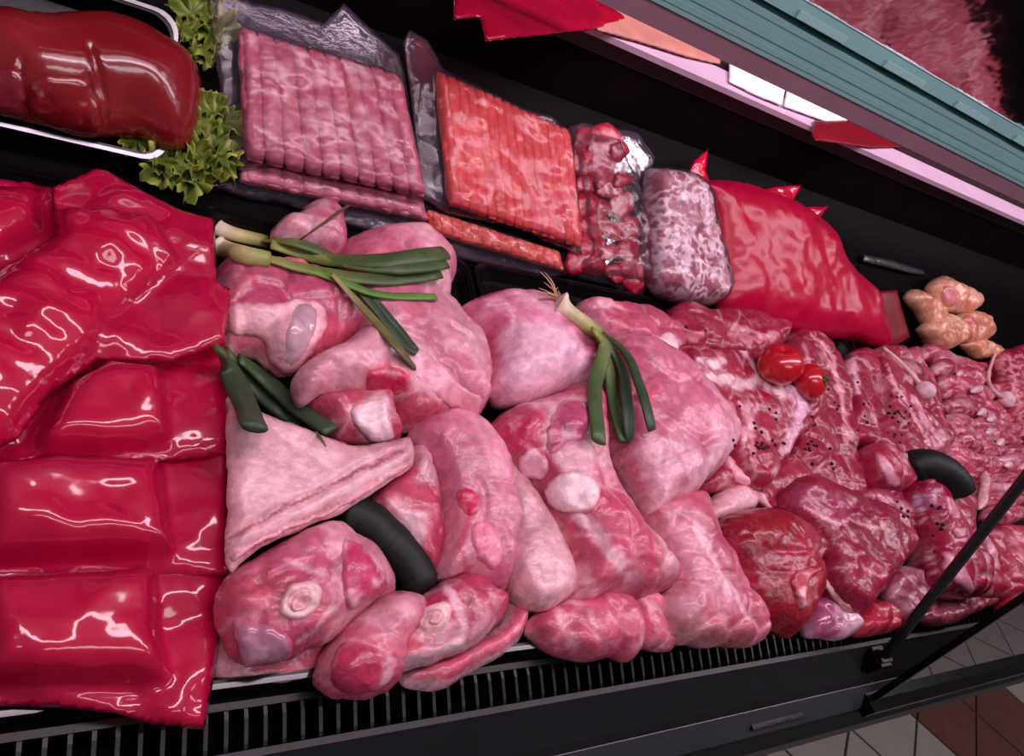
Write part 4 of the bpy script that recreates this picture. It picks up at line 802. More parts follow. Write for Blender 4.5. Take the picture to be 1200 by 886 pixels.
patch(L, 'muscle', 'c9', [(225, 110), (270, 70), (320, 90), (322, 180), (270, 200), (215, 235), (200, 190)], h=.007, Rpx=9, color=(196, 96, 128), amt=.2)
patch(L, 'muscle', 'c9', [(35, 190), (80, 130), (190, 100), (170, 160), (140, 210), (100, 245), (55, 235)], h=.005, Rpx=8, color=(206, 76, 110), amt=.25)
N_ = piece('pork_loin', 'square-cut pork loin length reaching the air grille, below the pointed pork rump', 'meat', 'c9', [(470, 400), (620, 360), (645, 390), (705, 540), (765, 640), (840, 762), (800, 800), (650, 795), (585, 785), (530, 695), (560, 620), (530, 520)],
    h=.030, H=.032, R=.03, lean=(206, 94, 122), fat=(240, 184, 196), amt=.34, sc=14, stretch=(.3, -1, 0), fills=[('c9', [(530, 430), (620, 420), (670, 530), (650, 580), (580, 580)], (218, 138, 160), 6, .7), ('c9', [(570, 720), (700, 730), (830, 765), (800, 795), (650, 795), (585, 780)], (150, 84, 84), 6, .6)],
    strokes=[('c9', [(650, 450), (720, 590), (800, 720)], 6, (242, 186, 200), .8), ('c9', [(560, 600), (640, 610), (700, 620)], 3, (190, 64, 96), .6), ('c9', [(610, 640), (600, 720)], 4, (234, 160, 178), .6)])
Mm = piece('pork_rump', 'big smooth pork rump tapering to a point under the short spring onion leaves', 'meat', 'c8', [(545, 240), (600, 215), (720, 268), (850, 370), (940, 480), (985, 570), (960, 640), (880, 735), (850, 765), (760, 795), (702, 835), (650, 745), (585, 630), (555, 500), (540, 380)],
    mus=.0025, msize=.06, seamfat=.3, h=.044, H=.045, Hb=.04, R=.06, lean=(214, 112, 140), fat=(242, 190, 204), amt=.42, sc=13, lump=.005, fills=[('c8', [(680, 350), (760, 360), (750, 420), (680, 430)], (206, 88, 120), 6, .7), ('c8', [(560, 300), (640, 290), (660, 420), (600, 480), (560, 440)], (170, 60, 84), 8, .6), ('c8', [(600, 600), (680, 640), (700, 800), (650, 740)], (186, 58, 92), 6, .7)],
    strokes=[('c8', [(970, 600), (880, 720), (760, 785), (705, 825)], 6, (244, 196, 206), .8), ('c8', [(680, 700), (800, 660), (900, 640)], 5, (236, 170, 190), .6)])
M2 = piece('shoulder_steak', 'flat pork blade steak with a white bone end behind the short spring onion', 'meat', 'c8', [(458, 80), (560, 82), (640, 88), (730, 130), (795, 190), (815, 245), (770, 290), (715, 262), (640, 225), (560, 205), (490, 150)],
    h=.024, H=.020, R=.02, lean=(212, 90, 122), amt=.28, sc=22, rim=.5, strokes=[('c8', [(600, 200), (700, 220), (780, 210)], 5, FAT, .8)])
patch(M2, 'bone_end', 'c8', [(690, 230), (740, 195), (790, 190), (812, 240), (780, 282), (730, 262)], h=.008, Rpx=8, color=(246, 200, 210))
O_ = piece('pork_riblet', 'knobbly pork riblet at the air grille below the bone joint', 'meat', 'c9', [(145, 755), (195, 695), (290, 650), (410, 648), (452, 700), (478, 790), (450, 845), (390, 835), (310, 845), (220, 815)],
    h=.020, H=.024, R=.026, lean=(208, 84, 114), amt=.32, sc=24, lump=.006, strokes=[('c9', [(240, 680), (250, 740), (300, 800)], 7, (238, 170, 184), .7), ('c9', [(330, 690), (350, 760), (400, 800)], 4, (236, 160, 178), .6)])
P_ = piece('pork_riblet', 'small pork riblet wedged between the knobbly one and the loin', 'meat', 'c9', [(425, 650), (500, 645), (545, 710), (582, 802), (540, 815), (478, 785), (450, 710)],
    h=.018, H=.020, R=.02, lean=(212, 98, 126), amt=.36, sc=26)
# ------------------------------------------------------------------ peppered neck steaks
def peppers(parent, crop, spots):
    bm = bmesh.new()
    for s in spots:
        q, n = surf(px(crop, [s])[0]); bmesh.ops.create_icosphere(bm, subdivisions=1, radius=random.uniform(.0021, .0030), matrix=Matrix.Translation(Vector(q)))
    V = np.array([v.co[:] for v in bm.verts]); bm.verts.index_update(); Fs = [[v.index for v in f.verts] for f in bm.faces]; bm.free()
    o = mesh_obj('peppercorns', V, Fs, 'matte', parent, np.tile(lin((44, 8, 20)), (len(V), 1))); o['kind'] = 'stuff'; o['label'] = 'dark peppercorns'
def scatter(cx, cy, rx, ry, n, seed):
    r = random.Random(seed); return [(cx + rx * r.gauss(0, .5), cy + ry * r.gauss(0, .5)) for _ in range(n)]
Q1 = piece('neck_steak', 'lean pork neck steak at the back, against the knotted red bag', 'meat', 'c10', [(40, 160), (120, 92), (200, 120), (300, 120), (400, 140), (520, 190), (500, 250), (420, 290), (330, 300), (210, 280), (140, 260), (90, 210)],
    h=.022, H=.020, R=.02, lean=(160, 36, 66), tint=.06, amt=.15, sc=24, stretch=(1, .3, 0), strokes=[('c10', [(110, 215), (180, 230), (200, 210)], 6, (226, 140, 158), .7), ('c10', [(320, 200), (380, 230), (470, 220)], 6, (232, 150, 165), .8), ('c10', [(330, 170), (420, 200), (500, 215)], 4, (236, 160, 175), .7)])
Q3 = piece('neck_steak', 'peppered pork neck steak with a long fat rim right of the tomatoes', 'meat', 'c10', [(540, 210), (620, 215), (690, 270), (735, 380), (765, 520), (775, 640), (800, 835), (720, 820), (620, 760), (540, 680), (560, 560), (590, 440), (540, 330)],
    h=.022, H=.020, R=.018, lean=(158, 34, 64), tint=.06, amt=.12, sc=22, strokes=[('c10', [(640, 215), (700, 290), (745, 430), (770, 620)], 5, (236, 160, 176), .9), ('c10', [(600, 250), (620, 310)], 5, (216, 150, 170), .7), ('c10', [(540, 620), (560, 590), (620, 520)], 4, (236, 160, 175), .7), ('c10', [(600, 700), (700, 760), (780, 820)], 4, (230, 150, 165), .7)])
Q2 = piece('neck_steak', 'peppered pork neck steak laced with white fat in front of the tomatoes', 'meat', 'c10', [(105, 265), (210, 270), (330, 280), (430, 300), (450, 380), (560, 395), (640, 470), (610, 550), (530, 640), (500, 720), (405, 800), (330, 725), (285, 610), (215, 490), (140, 400)],
    h=.034, H=.022, Hb=.02, R=.02, lean=(164, 36, 66), tint=.06, amt=.17, sc=26, lump=.006,
    strokes=[('c10', [(100, 290), (130, 340), (200, 370), (290, 380), (370, 400), (430, 360)], 9, (246, 200, 210), .9), ('c10', [(200, 310), (260, 320), (280, 300)], 8, (246, 196, 208), .9), ('c10', [(360, 270), (400, 320), (440, 390)], 5, (244, 190, 204), .85), ('c10', [(370, 470), (390, 540), (380, 600)], 7, (240, 176, 192), .85), ('c10', [(470, 410), (520, 440)], 9, (246, 200, 210), .9), ('c10', [(550, 410), (590, 480), (560, 560), (520, 650)], 9, (242, 186, 206), .9), ('c10', [(310, 470), (360, 560), (380, 700)], 4, (230, 150, 170), .7), ('c10', [(410, 470), (400, 560), (410, 700)], 4, (230, 150, 170), .7)])
patch(Q2, 'fat', 'c10', [(540, 400), (570, 410), (610, 470), (620, 510), (580, 560), (545, 540), (560, 470)], h=.006, Rpx=6, color=(238, 182, 208), lump=.003)
patch(Q2, 'fat', 'c10', [(95, 270), (125, 290), (170, 350), (130, 365), (85, 320)], h=.006, Rpx=6, color=(246, 204, 212), lump=.003)
patch(Q2, 'fat', 'c10', [(205, 305), (250, 298), (280, 310), (275, 345), (225, 340)], h=.006, Rpx=5, color=(246, 204, 212), lump=.003)
patch(Q2, 'fat', 'c10', [(465, 400), (510, 390), (535, 430), (525, 455), (480, 440)], h=.005, Rpx=5, color=(246, 204, 212), lump=.003)
Q4 = piece('rib_tip', 'pork rib tip with a white cut bone below the peppered steaks', 'meat', 'c10', [(195, 790), (240, 710), (290, 665), (350, 730), (408, 790), (380, 810), (290, 800), (230, 800)], h=.024, H=.014, R=.014, lean=(156, 32, 62), tint=.06, amt=.14, sc=25)
patch(Q4, 'bone', 'c10', [(282, 678), (312, 668), (370, 735), (408, 765), (400, 795), (370, 790), (310, 730)], h=.007, Rpx=5, color=(242, 172, 188))
Q5 = piece('rib_tip', 'pork rib tip with a forked white bone beside the lean red steak', 'meat', 'c10', [(410, 830), (405, 775), (470, 720), (540, 670), (600, 740), (640, 760), (560, 800), (510, 840), (520, 880), (450, 870)], h=.024, H=.014, R=.014, lean=(158, 34, 64), tint=.06, amt=.16, sc=25)
patch(Q5, 'bone', 'c10', [(430, 745), (480, 690), (495, 690), (490, 720), (450, 765), (430, 770)], h=.006, Rpx=4, color=(242, 172, 188))
patch(Q5, 'bone', 'c10', [(415, 815), (440, 815), (475, 870), (450, 872), (425, 850)], h=.005, Rpx=4, color=(242, 180, 194))
Q6 = piece('fat_trimming', 'small pale fat trimming lying between the pork rump and the lean red chunk', 'meat', 'c11', [(18, 255), (50, 210), (95, 165), (150, 175), (190, 195), (188, 240), (130, 278), (40, 290)], h=.018, H=.018, R=.02, lean=(232, 172, 182), fat=FAT, amt=.4, sc=30)
peppers(Q2, 'c10', [(350, 480), (325, 610), (330, 630), (465, 490), (490, 505), (490, 530), (405, 545), (410, 565)] + scatter(450, 635, 60, 35, 16, 2))
peppers(Q3, 'c10', [(690, 415), (715, 465), (730, 480), (725, 490), (630, 520), (630, 555), (640, 550), (700, 640), (630, 700), (705, 700), (640, 765), (710, 720)] + scatter(618, 630, 30, 30, 7, 3))
peppers(Q1, 'c10', [(145, 175), (220, 190)])
# ------------------------------------------------------------------ lean beef
R_p = piece('beef_chunk', 'deep red lean beef chunk by the air grille, beside the fat trimming', 'meat', 'c11', [(42, 345), (100, 272), (200, 246), (300, 285), (432, 370), (425, 440), (395, 480), (400, 570), (345, 705), (290, 690), (180, 630), (135, 560), (105, 480), (55, 425)],
    mus=.003, msize=.06, seamfat=.05, h=.032, H=.040, R=.055, lean=(150, 22, 48), tint=.1, fat=(190, 64, 90), amt=.10, sc=14, lump=.006, stretch=(1, .4, 0), strokes=[('c11', [(120, 470), (180, 520), (280, 530), (360, 480)], 4, (206, 84, 106), .6), ('c11', [(430, 375), (400, 430), (350, 470)], 3, (226, 130, 150), .6)])
patch(R_p, 'fold', 'c11', [(330, 510), (360, 470), (420, 455), (430, 480), (400, 520), (395, 590), (370, 615), (350, 560)], h=.008, Rpx=6, color=(196, 60, 84), amt=.35, lump=.003)
S_ = piece('beef_steak', 'broad lean beef steak with a fat line across it, right of the deep red chunk', 'meat', 'c11', [(298, 195), (370, 132), (450, 158), (560, 208), (690, 250), (755, 350), (765, 412), (695, 485), (640, 565), (590, 630), (540, 600), (450, 500), (438, 400), (400, 335), (330, 262)],
    mus=.0012, msize=.07, seamfat=.05, h=.040, H=.026, Hb=.034, R=.03, lean=(156, 38, 66), tint=.08, fat=(204, 96, 120), amt=.09, sc=16, lump=.005,
    fills=[('c11', [(320, 190), (370, 140), (450, 165), (580, 220), (560, 290), (450, 260), (400, 250)], (160, 52, 92), 8, .7)],
    strokes=[('c11', [(400, 235), (450, 265), (540, 285), (640, 310), (690, 320)], 3, (240, 160, 178), .85), ('c11', [(620, 470), (650, 490), (690, 480)], 3, (232, 150, 165), .7), ('c11', [(440, 270), (450, 340)], 2, (226, 130, 150), .6), ('c11', [(740, 370), (755, 410)], 3, (240, 170, 185), .8)])
patch(S_, 'fat_edge', 'c11', [(440, 480), (455, 480), (500, 545), (570, 610), (565, 628), (520, 605), (460, 540), (440, 510)], h=.006, Rpx=4, color=(238, 190, 188))
T1 = piece('veal_trimming', 'lilac-white veal trimming at the air grille below the fat edge', 'meat', 'c11', [(395, 610), (430, 560), (470, 565), (525, 630), (565, 690), (540, 715), (480, 722), (400, 700)], h=.016, H=.020, R=.02, lean=(180, 84, 124), fat=(232, 190, 206), amt=.5, sc=26, material='wet')
T2 = piece('beef_trimming', 'small raw red beef trimming at the air grille beneath the broad steak', 'meat', 'c11', [(555, 660), (600, 610), (650, 585), (715, 632), (722, 690), (660, 702), (580, 712)], h=.014, H=.018, R=.018, lean=(190, 48, 70), tint=.08, amt=.15, sc=30, lump=.005)
# ------------------------------------------------------------------ chops to the right
V1 = piece('pork_chop', 'narrow peppered pork chop with a white fat cap beside the tomatoes', 'meat', 'c12', [(95, 430), (120, 380), (160, 362), (195, 400), (235, 520), (285, 700), (335, 835), (250, 800), (180, 750), (120, 730), (110, 600)], h=.022, H=.020, R=.016, group='peppered chops', lean=(160, 34, 66), tint=.06, amt=.14, sc=24, strokes=[('c12', [(110, 440), (140, 400), (150, 470), (160, 520)], 7, (240, 180, 196), .85), ('c12', [(200, 560), (250, 700)], 3, (228, 140, 160), .6)])
V2 = piece('pork_chop', 'wide peppered pork chop with a curved fat rim under the garlic bulb', 'meat', 'c12', [(200, 390), (240, 360), (300, 360), (380, 440), (440, 560), (505, 720), (500, 790), (420, 810), (345, 840), (290, 720), (235, 560)], h=.030, H=.022, Hb=.026, R=.016, group='peppered chops', lean=(160, 34, 66), tint=.06, amt=.12, sc=24, rim=.3,
    strokes=[('c12', [(270, 400), (330, 520), (400, 640), (470, 760)], 3.5, (238, 160, 180), .9), ('c12', [(215, 400), (240, 480), (250, 580)], 6, (236, 160, 180), .8), ('c12', [(400, 560), (450, 650), (500, 750)], 5, (240, 170, 188), .9)])
peppers(V1, 'c12', [(160, 490), (185, 580), (205, 580), (190, 630), (200, 655), (160, 690), (45, 765)])
peppers(V2, 'c12', scatter(325, 630, 50, 70, 20, 5) + [(370, 660), (380, 590), (285, 700), (335, 740)])
U1 = piece('loin_chop', 'thick loin chop standing on its side in front of the peppered chops', 'meat', 'c11', [(590, 60), (620, 8), (690, 35), (742, 92), (758, 165), (700, 178), (640, 160), (605, 110)], h=.040, H=.030, Hb=.036, R=.02, lean=(172, 44, 78), tint=.06, amt=.15, sc=26)
patch(U1, 'fat_face', 'c11', [(645, 30), (685, 45), (730, 100), (745, 155), (710, 162), (670, 110)], h=.005, Rpx=5, color=(240, 166, 186))
U2 = piece('loin_chop', 'peppered loin chop half hidden below the standing chop', 'meat', 'c11', [(570, 200), (640, 165), (740, 180), (805, 225), (830, 290), (765, 340), (700, 290)], h=.026, H=.020, R=.018, lean=(164, 44, 78), tint=.06, amt=.15, sc=26)
patch(U2, 'fat_face', 'c11', [(640, 170), (670, 175), (712, 225), (720, 275), (690, 255), (655, 210)], h=.005, Rpx=4, color=(240, 166, 186))
U6 = piece('loin_chop', 'bone-in loin chop behind the black strut', 'meat', 'c11', [(985, 440), (1040, 340), (1110, 305), (1220, 360), (1240, 510), (1150, 570), (1040, 555)], h=.026, H=.022, R=.02, lean=(184, 54, 82), tint=.08, amt=.22, sc=24, strokes=[('c11', [(1080, 330), (1150, 350), (1200, 420)], 5, (226, 150, 165), .7)])
patch(U6, 'bone', 'c11', [(1025, 345), (1060, 330), (1100, 400), (1115, 460), (1085, 468), (1050, 400)], h=.007, Rpx=5, color=(242, 178, 190))
U3 = piece('loin_chop', 'tall peppered loin chop with two pale fat faces beside the dark cucumber', 'meat', 'c11', [(755, 175), (820, 138), (925, 180), (975, 260), (965, 330), (1000, 430), (1035, 545), (1005, 565), (900, 545), (845, 470), (815, 310)], h=.046, H=.034, Hb=.040, R=.025, lean=(172, 44, 78), tint=.06, amt=.18, sc=22,
    fills=[('c11', [(780, 180), (850, 190), (870, 230), (830, 240), (790, 210)], (170, 90, 140), 5, .7)], strokes=[('c11', [(800, 190), (815, 240), (840, 280)], 3.5, (236, 190, 214), .9), ('c11', [(830, 290), (850, 400), (880, 480)], 3, (236, 180, 190), .8)])
patch(U3, 'fat_face', 'c11', [(895, 190), (930, 195), (968, 260), (965, 290), (935, 280), (905, 230)], h=.005, Rpx=4, color=(240, 160, 182))
patch(U3, 'fat_face', 'c11', [(895, 400), (930, 400), (990, 470), (1010, 540), (985, 560), (930, 510), (890, 450)], h=.006, Rpx=5, color=(242, 170, 188))
patch(U3, 'fat_face', 'c11', [(935, 310), (985, 305), (990, 340), (950, 350), (930, 335)], h=.004, Rpx=4, color=(240, 172, 188))
peppers(U3, 'c11', [(860, 230), (890, 235), (880, 295), (895, 315), (865, 340), (870, 400), (900, 300), (885, 240)])
peppers(U2, 'c11', [(730, 215), (745, 240), (755, 268), (770, 250), (770, 270)])
U4 = piece('beef_bone', 'ragged marrow bone trimming with red flesh in front of the tall chop', 'meat', 'c11', [(690, 520), (735, 455), (800, 490), (848, 560), (790, 650), (730, 640)], h=.022, H=.018, R=.018, lean=(150, 60, 84), fat=(216, 160, 172), amt=.4, sc=50, lump=.007)
U5 = piece('beef_bone', 'ragged dark bone trimming at the air grille beside the strut', 'meat', 'c11', [(790, 640), (850, 580), (950, 565), (1060, 560), (1120, 570), (1000, 630), (930, 668), (840, 672)], h=.014, H=.014, R=.014, lean=(116, 30, 48), fat=(196, 120, 135), amt=.3, sc=50, lump=.006)
U7 = piece('loin_chop', 'raw pink chop at the closed glass panel', 'meat', 'c11', [(1120, 570), (1160, 530), (1240, 480), (1260, 560), (1180, 620), (1130, 640)], h=.02, H=.018, R=.016, lean=(184, 54, 80), tint=.06, amt=.15, sc=24)
# ------------------------------------------------------------------ pile of thin rib slices
def strip(label, crop, line, wd, h, k, name='rib_slice', grp='thin rib slices piled by the garlic'):
    c = smooth_open(np.array(line, float), 12); t = np.gradient(c, axis=0); n = np.stack([-t[:, 1], t[:, 0]], 1); n /= np.linalg.norm(n, axis=1)[:, None]
    ww = wd * (.5 + .12 * np.sin(np.arange(12) * 1.3 + k))[:, None] * np.minimum(1, np.minimum(np.arange(12), 11 - np.arange(12)) / 2 + .45)[:, None]
    pts = np.vstack([c + n * ww, (c - n * ww)[::-1]])
    fat = px(crop, c + n * ww * .55)
    o = piece(name, label, 'meat', crop, pts, h=h, H=.016, Hb=min(h, .02), R=.010, grow=1, group=grp, lean=[(184, 58, 88), (172, 44, 76), (200, 84, 112)][k % 3], tint=.08, mus=.0025, amt=.24, sc=34, lump=.004, sp=.0035, stretch=(1, 0, 0),
              strokes=[('f', fat, 3.2, (242, 178, 194), .85), ('f', px(crop, c - n * ww * .5), 1.8, (232, 150, 170), .6)])
    return o
lines = [[(200, 130), (290, 200), (420, 255), (550, 270)], [(260, 240), (380, 290), (480, 300), (560, 330)], [(290, 330), (420, 350), (520, 395), (620, 400)], [(300, 400), (450, 420), (560, 480), (680, 520)],
         [(310, 470), (450, 490), (560, 540), (740, 560)], [(320, 540), (440, 590), (540, 585), (760, 620)], [(330, 610), (440, 645), (560, 645), (790, 680)], [(350, 670), (480, 705), (600, 740), (800, 740)],
         [(390, 730), (500, 790), (620, 795), (820, 790)], [(420, 790), (540, 835), (660, 840), (830, 840)], [(400, 870), (540, 900), (700, 890), (840, 890)], [(470, 950), (600, 960), (840, 950)], [(500, 1010), (640, 1030), (840, 1010)], [(560, 1090), (700, 1100), (850, 1080)]]
wh = ['broad red rib slice at the top of the pile, below the chicken heap'] + ['thin pink rib slice with a fat edge, in the fanned pile between the garlic bulbs'] * (len(lines) - 1)
wh[1] = 'pink rib slice lying directly below the broad red slice of the pile'; wh[-1] = 'lowest rib slice of the pile, in front of the bare rib bone'
ST = [strip(wh[k], 'c13', l, 84 if k == 0 else 74, .020 + .004 * (k % 3) + .0015 * k, k) for k, l in enumerate(lines)]
fr = strip('curved white fat rim along the slice pile, beside the wide peppered chop', 'c13', [(110, 150), (160, 250), (235, 420), (290, 600), (360, 760), (470, 880)], 60, .036, 2, 'fat_strip', None)
RR = piece('rib_rack', 'small rib rack scored in squares, under the far garlic bulb', 'meat', 'c13', [(610, 190), (680, 165), (765, 138), (830, 180), (850, 640), (750, 660), (715, 560), (690, 470), (650, 400), (625, 290)], h=.036, H=.026, R=.02, lean=(176, 48, 74), tint=.06, mus=.002, amt=.12, sc=30,
    strokes=[('c13', [(690, 170), (740, 400), (790, 640)], 2.6, (240, 160, 175), .9), ('c13', [(650, 180), (690, 400), (740, 620)], 2.2, (236, 150, 168), .8)] + [('c13', [(630 + 12 * j, 215 + 52 * j), (800, 190 + 52 * j)], 2.0, (236, 150, 168), .8) for j in range(8)])
for (cx, cy), r_, k in zip([(415, 285), (520, 375), (550, 510), (595, 540), (590, 615), (650, 682), (715, 805)], [20, 26, 24, 26, 22, 28, 22], range(7)):
    o = None
    q, n = surf(px('c13', [(cx, cy)])[0])
    pts = [(cx + r_ * math.cos(t) * (1.2 + .2 * math.sin(2 * t + k)), cy + r_ * math.sin(t)) for t in np.linspace(0, 6.28, 8)[:-1]]
    hh = (q - DECK.o) @ DECK.n
    piece('fat_scrap', 'little white fat scrap on the rib slices', 'fat', 'c13', pts, h=hh + .002, H=.006, Hb=.005, R=.006, grow=0, group='fat scraps on the rib slices', lean=(246, 206, 214), amt=.3, sc=40, step=3)
q, n = surf(px('c14', [(680, 140)])[0]); hh = (q - DECK.o) @ DECK.n
piece('rib_bone', 'bare pale rib bone standing in the slices behind the strut', 'bone', 'c14', [(668, 60), (695, 58), (700, 140), (690, 240), (655, 260), (650, 230), (665, 150)], h=hh + .004, H=.007, Hb=.008, R=.007, grow=0, lean=(240, 180, 184), amt=.2, sc=40, step=4)

# ================================================================== vegetables on the meat
GRN = [(222, 206, 170), (206, 190, 140), (150, 158, 74), (98, 128, 54), (72, 106, 50), (62, 94, 48), (58, 88, 50)]
def grad(cols, n):
    c = np.array([lin(x) for x in cols]); s = np.linspace(0, len(c) - 1, n); i = np.minimum(s.astype(int), len(c) - 2); return c[i] + (c[i + 1] - c[i]) * (s - i)[:, None]
def onion(label, stem, leaves, crop, bulb=None, roots=None, group='spring onions'):
    n = 14
    root = None
    if stem is not None:
        line, r0 = stem; P = on_surf(crop, line, n, r0 * .8); root = empty('spring_onion', P[0] - [0, 0, r0]); tag(root, label, 'spring onion', group)
        rr = r0 * np.linspace(1.15, .9, n)
        if bulb: rr = r0 * (1 + bulb * np.exp(-((np.arange(n) - 2.2) / 1.7) ** 2)); rr[0] *= .5
        tube('stem', P, rr, grad([(236, 218, 206), (226, 208, 180), (196, 186, 128), (140, 150, 70)], n), 'leaf', root, seg=12, seed=3)
    for k, (line, r0, cs) in enumerate(leaves):
        P = on_surf(crop, line, 18, r0 * .35, True)
        if root is None: root = empty('spring_onion', P[0] - [0, 0, r0]); tag(root, label, 'spring onion', group)
        rr = 1.2 * r0 * np.minimum(1, np.linspace(.65, 1.5, 18)); rr[-1] *= .95
        tube('leaf', P, rr, grad(cs, 18), 'leaf', root, seg=10, flat=.40, seed=10 + k, rough=.0006)
    if roots:
        b = surf(px(crop, [roots])[0])[0]; rnd = random.Random(5); Vs = []; Fs = []
        for k in range(16):
            a = rnd.uniform(0, 6.28); l = rnd.uniform(.010, .022)
            dv = DECK.u * (math.cos(a) * .8 - .55) + DECK.v * (math.sin(a) * .8 + .55) + DECK.n * rnd.uniform(-.1, .7)
            pts = [b + DECK.n * .006 + dv * l * t + DECK.n * (-.006 * t * t) + DECK.u * .003 * math.sin(4 * t + k) for t in np.linspace(0, 1, 5)]
            tube('root', pts, [.0009, .0008, .0007, .0006, .0004], [lin((206, 160, 130))], 'leaf', root, seg=5)
    return root
G1 = [(150, 154, 80), (112, 126, 58), (80, 100, 54), (66, 86, 52), (76, 96, 60)]; G2c = [(72, 92, 52), (52, 70, 46), (48, 66, 46), (58, 76, 56)]; G3 = [(150, 140, 90), (110, 110, 60), (90, 80, 50)]
onion('long spring onion with wide leaves lying across the pork leg, upper of the pair', ([(42, 108), (60, 118), (110, 135), (215, 158)], .0075), [([(200, 155), (300, 158), (400, 190), (440, 215)], .0055, G1), ([(230, 165), (400, 215), (600, 225), (830, 195)], .0085, G1), ([(330, 150), (430, 80), (540, 0)], .0015, [(110, 84, 60), (90, 60, 50)]), ([(330, 190), (500, 235), (680, 250), (832, 232)], .0065, G1)], 'c6')
onion('long spring onion with leaves bent down over the shank, lower of the pair', ([(38, 165), (60, 180), (120, 200), (220, 220)], .0085), [([(210, 215), (400, 262), (620, 290), (815, 268)], .0062, G1), ([(300, 235), (460, 290), (600, 340), (800, 348)], .0040, [(120, 150, 60), (84, 128, 46), (96, 140, 60)]), ([(440, 270), (560, 400), (650, 500), (725, 590)], .0042, G3), ([(500, 290), (600, 400), (680, 500), (735, 540)], .0044, G2c), ([(560, 320), (650, 430), (730, 530)], .0034, G2c)], 'c6')
onion('cut green spring onion leaves lying on the belly skin beside the red film', None, [([(50, 530), (90, 610), (140, 720), (172, 802)], .0085, G2c), ([(80, 540), (160, 640), (240, 715), (325, 778)], .0085, G2c), ([(120, 560), (220, 640), (330, 740), (442, 812)], .0075, G2c), ([(330, 768), (385, 815), (418, 862)], .0014, G3)], 'c6')
onion('short spring onion with rooted bulb and four drooping leaves over the pork rump', ([(370, 75), (400, 95), (450, 135), (520, 185)], .0085), [([(505, 175), (545, 240), (510, 380), (525, 572)], .0075, G1), ([(515, 180), (560, 300), (580, 440), (618, 576)], .0070, G1), ([(525, 180), (605, 300), (625, 430), (635, 566)], .0066, G2c), ([(535, 185), (625, 260), (680, 400), (714, 532)], .0060, G2c)], 'c8', bulb=.9, roots=(360, 68))
def gourd(label, crop, line, r, seed):
    n = 30; P0 = on_surf(crop, line, n, r * .4); R_ = P0 - CAM; dp = np.linalg.norm(R_, axis=1); R_ /= dp[:, None]; fit = np.polyval(np.polyfit(np.arange(n), dp, 1), np.arange(n)); P = CAM + R_ * (fit + np.percentile(dp - fit, 25))[:, None]; t = np.linspace(0, 1, n); rr = r * np.clip(np.minimum((t / .09) ** .5, ((1 - t) / .10) ** .5), .12, 1) * (1 + .06 * np.sin(t * 5))
    o = tube('cucumber', P, rr, np.array([lin((10, 15, 13)), lin((16, 22, 19))])[(np.arange(n) % 2)], 'matte', None, seg=20, seed=seed, rough=.0012); return tag(o, label, 'cucumber', 'dark cucumbers')
gourd('long dark green cucumber slanting out from under the pork belly', 'c7', [(385, 320), (440, 335), (520, 395), (590, 470), (640, 565)], .0175, 2)
gourd('dark cucumber end resting on the chops beside the rib slices', 'c11', [(762, 110), (820, 82), (890, 100), (945, 145), (968, 195)], .0235, 4)
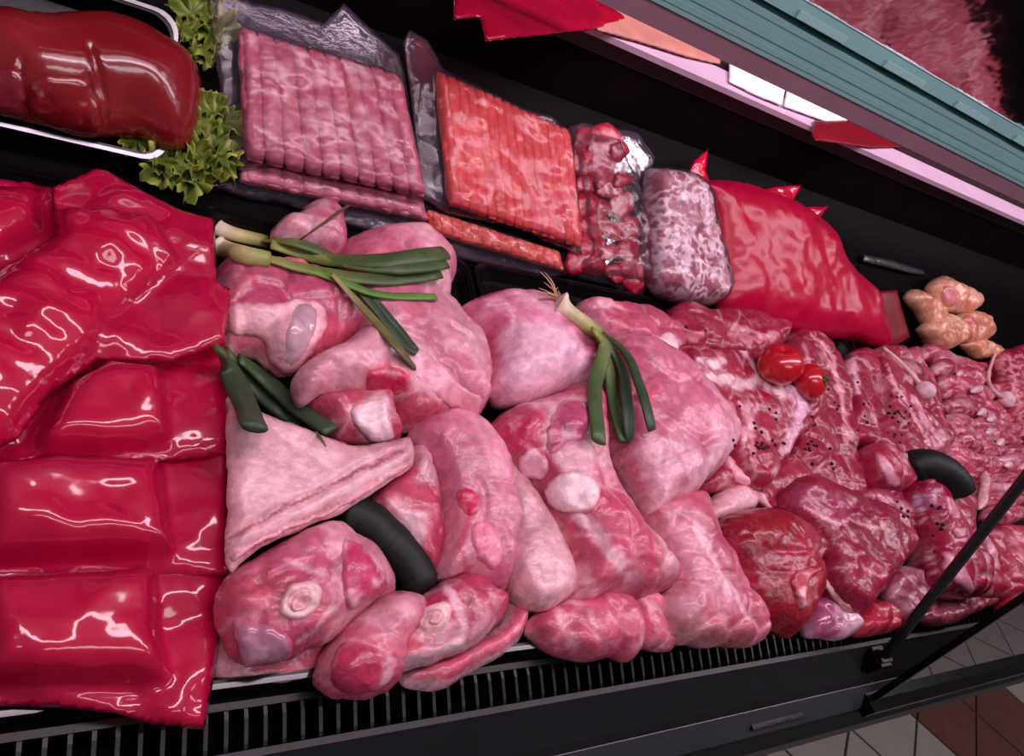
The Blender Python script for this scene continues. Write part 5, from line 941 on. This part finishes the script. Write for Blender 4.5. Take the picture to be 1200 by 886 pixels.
def tomato(label, crop, c, r, cal, up):
    cp = px(crop, [c])[0]; dm = min(np.linalg.norm(surf(cp + np.array(k))[0] - CAM) for k in ((0, 0), (14, 0), (-14, 0), (0, 14), (0, -14), (10, 10), (-10, 10)))
    d = rays([cp])[0]; d /= np.linalg.norm(d); ctr = CAM + d * (dm - r * up); V = []; nu, nv = 28, 18
    ax = DECK.n * .5 + np.array([.3, -.35, .3]) if cal else DECK.n * .8 + np.array([-.3, .4, 0]); ax /= np.linalg.norm(ax); s = np.cross(ax, (0, 1, 0)); s /= np.linalg.norm(s); t_ = np.cross(ax, s)
    for i in range(nv + 1):
        th = math.pi * i / nv; rr = r * math.sin(th); z = r * .9 * math.cos(th) * (1 - .25 * math.exp(-(th / .35) ** 2))
        for k in range(nu):
            a = 2 * math.pi * k / nu; m = 1 + .025 * math.cos(5 * a); V.append(ctr + s * rr * m * math.cos(a) + t_ * rr * m * math.sin(a) + ax * z)
    Fs = [[i * nu + k, (i + 1) * nu + k, (i + 1) * nu + (k + 1) % nu, i * nu + (k + 1) % nu] for i in range(nv) for k in range(nu)]
    root = empty('tomato', ctr - [0, 0, r]); tag(root, label, 'tomato', 'tomatoes')
    mesh_obj('fruit', V, Fs, 'wet', root, np.tile(lin((188, 20, 38)), (len(V), 1)))
    if cal:
        top = ctr + ax * r * .72
        for k in range(5):
            a = 2 * math.pi * k / 5 + .3; dv = s * math.cos(a) + t_ * math.sin(a)
            tube('sepal', [top + ax * .002, top + dv * r * .25 + ax * .003, top + dv * r * .45 + ax * .001], [.0018, .0016, .0004], [lin((70, 80, 40))], 'leaf', root, seg=6, flat=.5)
        tube('stalk', [top, top + ax * .008], [.0016, .0014], [lin((60, 74, 36))], 'leaf', root, seg=6)
tomato('round red tomato sitting highest among the neck steaks', 'c10', (505, 318), .0300, False, .55)
tomato('smaller red tomato showing its dark stalk, beside the round one', 'c10', (622, 385), .0245, True, .35)
def garlic(label, crop, c, r, stem):
    q, n = surf(px(crop, [c])[0]); d = rays(px(crop, [c]))[0]; d /= np.linalg.norm(d); ctr = q - d * r * .6
    P = on_surf(crop, stem, 16, .003); ax = P[2] - ctr; ax /= np.linalg.norm(ax); s = np.cross(ax, (0, 0, 1)); s /= np.linalg.norm(s); t_ = np.cross(s, ax); V = []; nu, nv = 24, 14
    for i in range(nv + 1):
        th = math.pi * i / nv; rr = r * math.sin(th) ** .9; z = r * math.cos(th) * .95
        for k in range(nu):
            a = 2 * math.pi * k / nu; m = 1 + .05 * math.cos(6 * a); V.append(ctr + s * rr * m * math.cos(a) + t_ * rr * m * math.sin(a) + ax * z)
    Fs = [[i * nu + k, (i + 1) * nu + k, (i + 1) * nu + (k + 1) % nu, i * nu + (k + 1) % nu] for i in range(nv) for k in range(nu)]
    root = empty('garlic', ctr - [0, 0, r]); tag(root, label, 'garlic', 'garlic bulbs')
    mesh_obj('bulb', V, Fs, 'matte', root, np.array(lin((226, 186, 196))) * (1 + .15 * vn(np.array(V), 120, 3))[:, None])
    P = np.vstack([[ctr + ax * r * .7], P[1:]]); tube('stem', P, np.linspace(.0048, .0030, len(P)), [lin((220, 170, 172))], 'matte', root, seg=8)
garlic('garlic bulb with a straight stem on the wide peppered chop', 'c12', (438, 525), .0165, [(412, 490), (370, 440), (320, 390), (265, 345)])
garlic('garlic bulb with a curved stem beside the scored rib rack', 'c13', (680, 435), .0165, [(640, 410), (600, 370), (580, 310), (595, 240), (622, 170)])
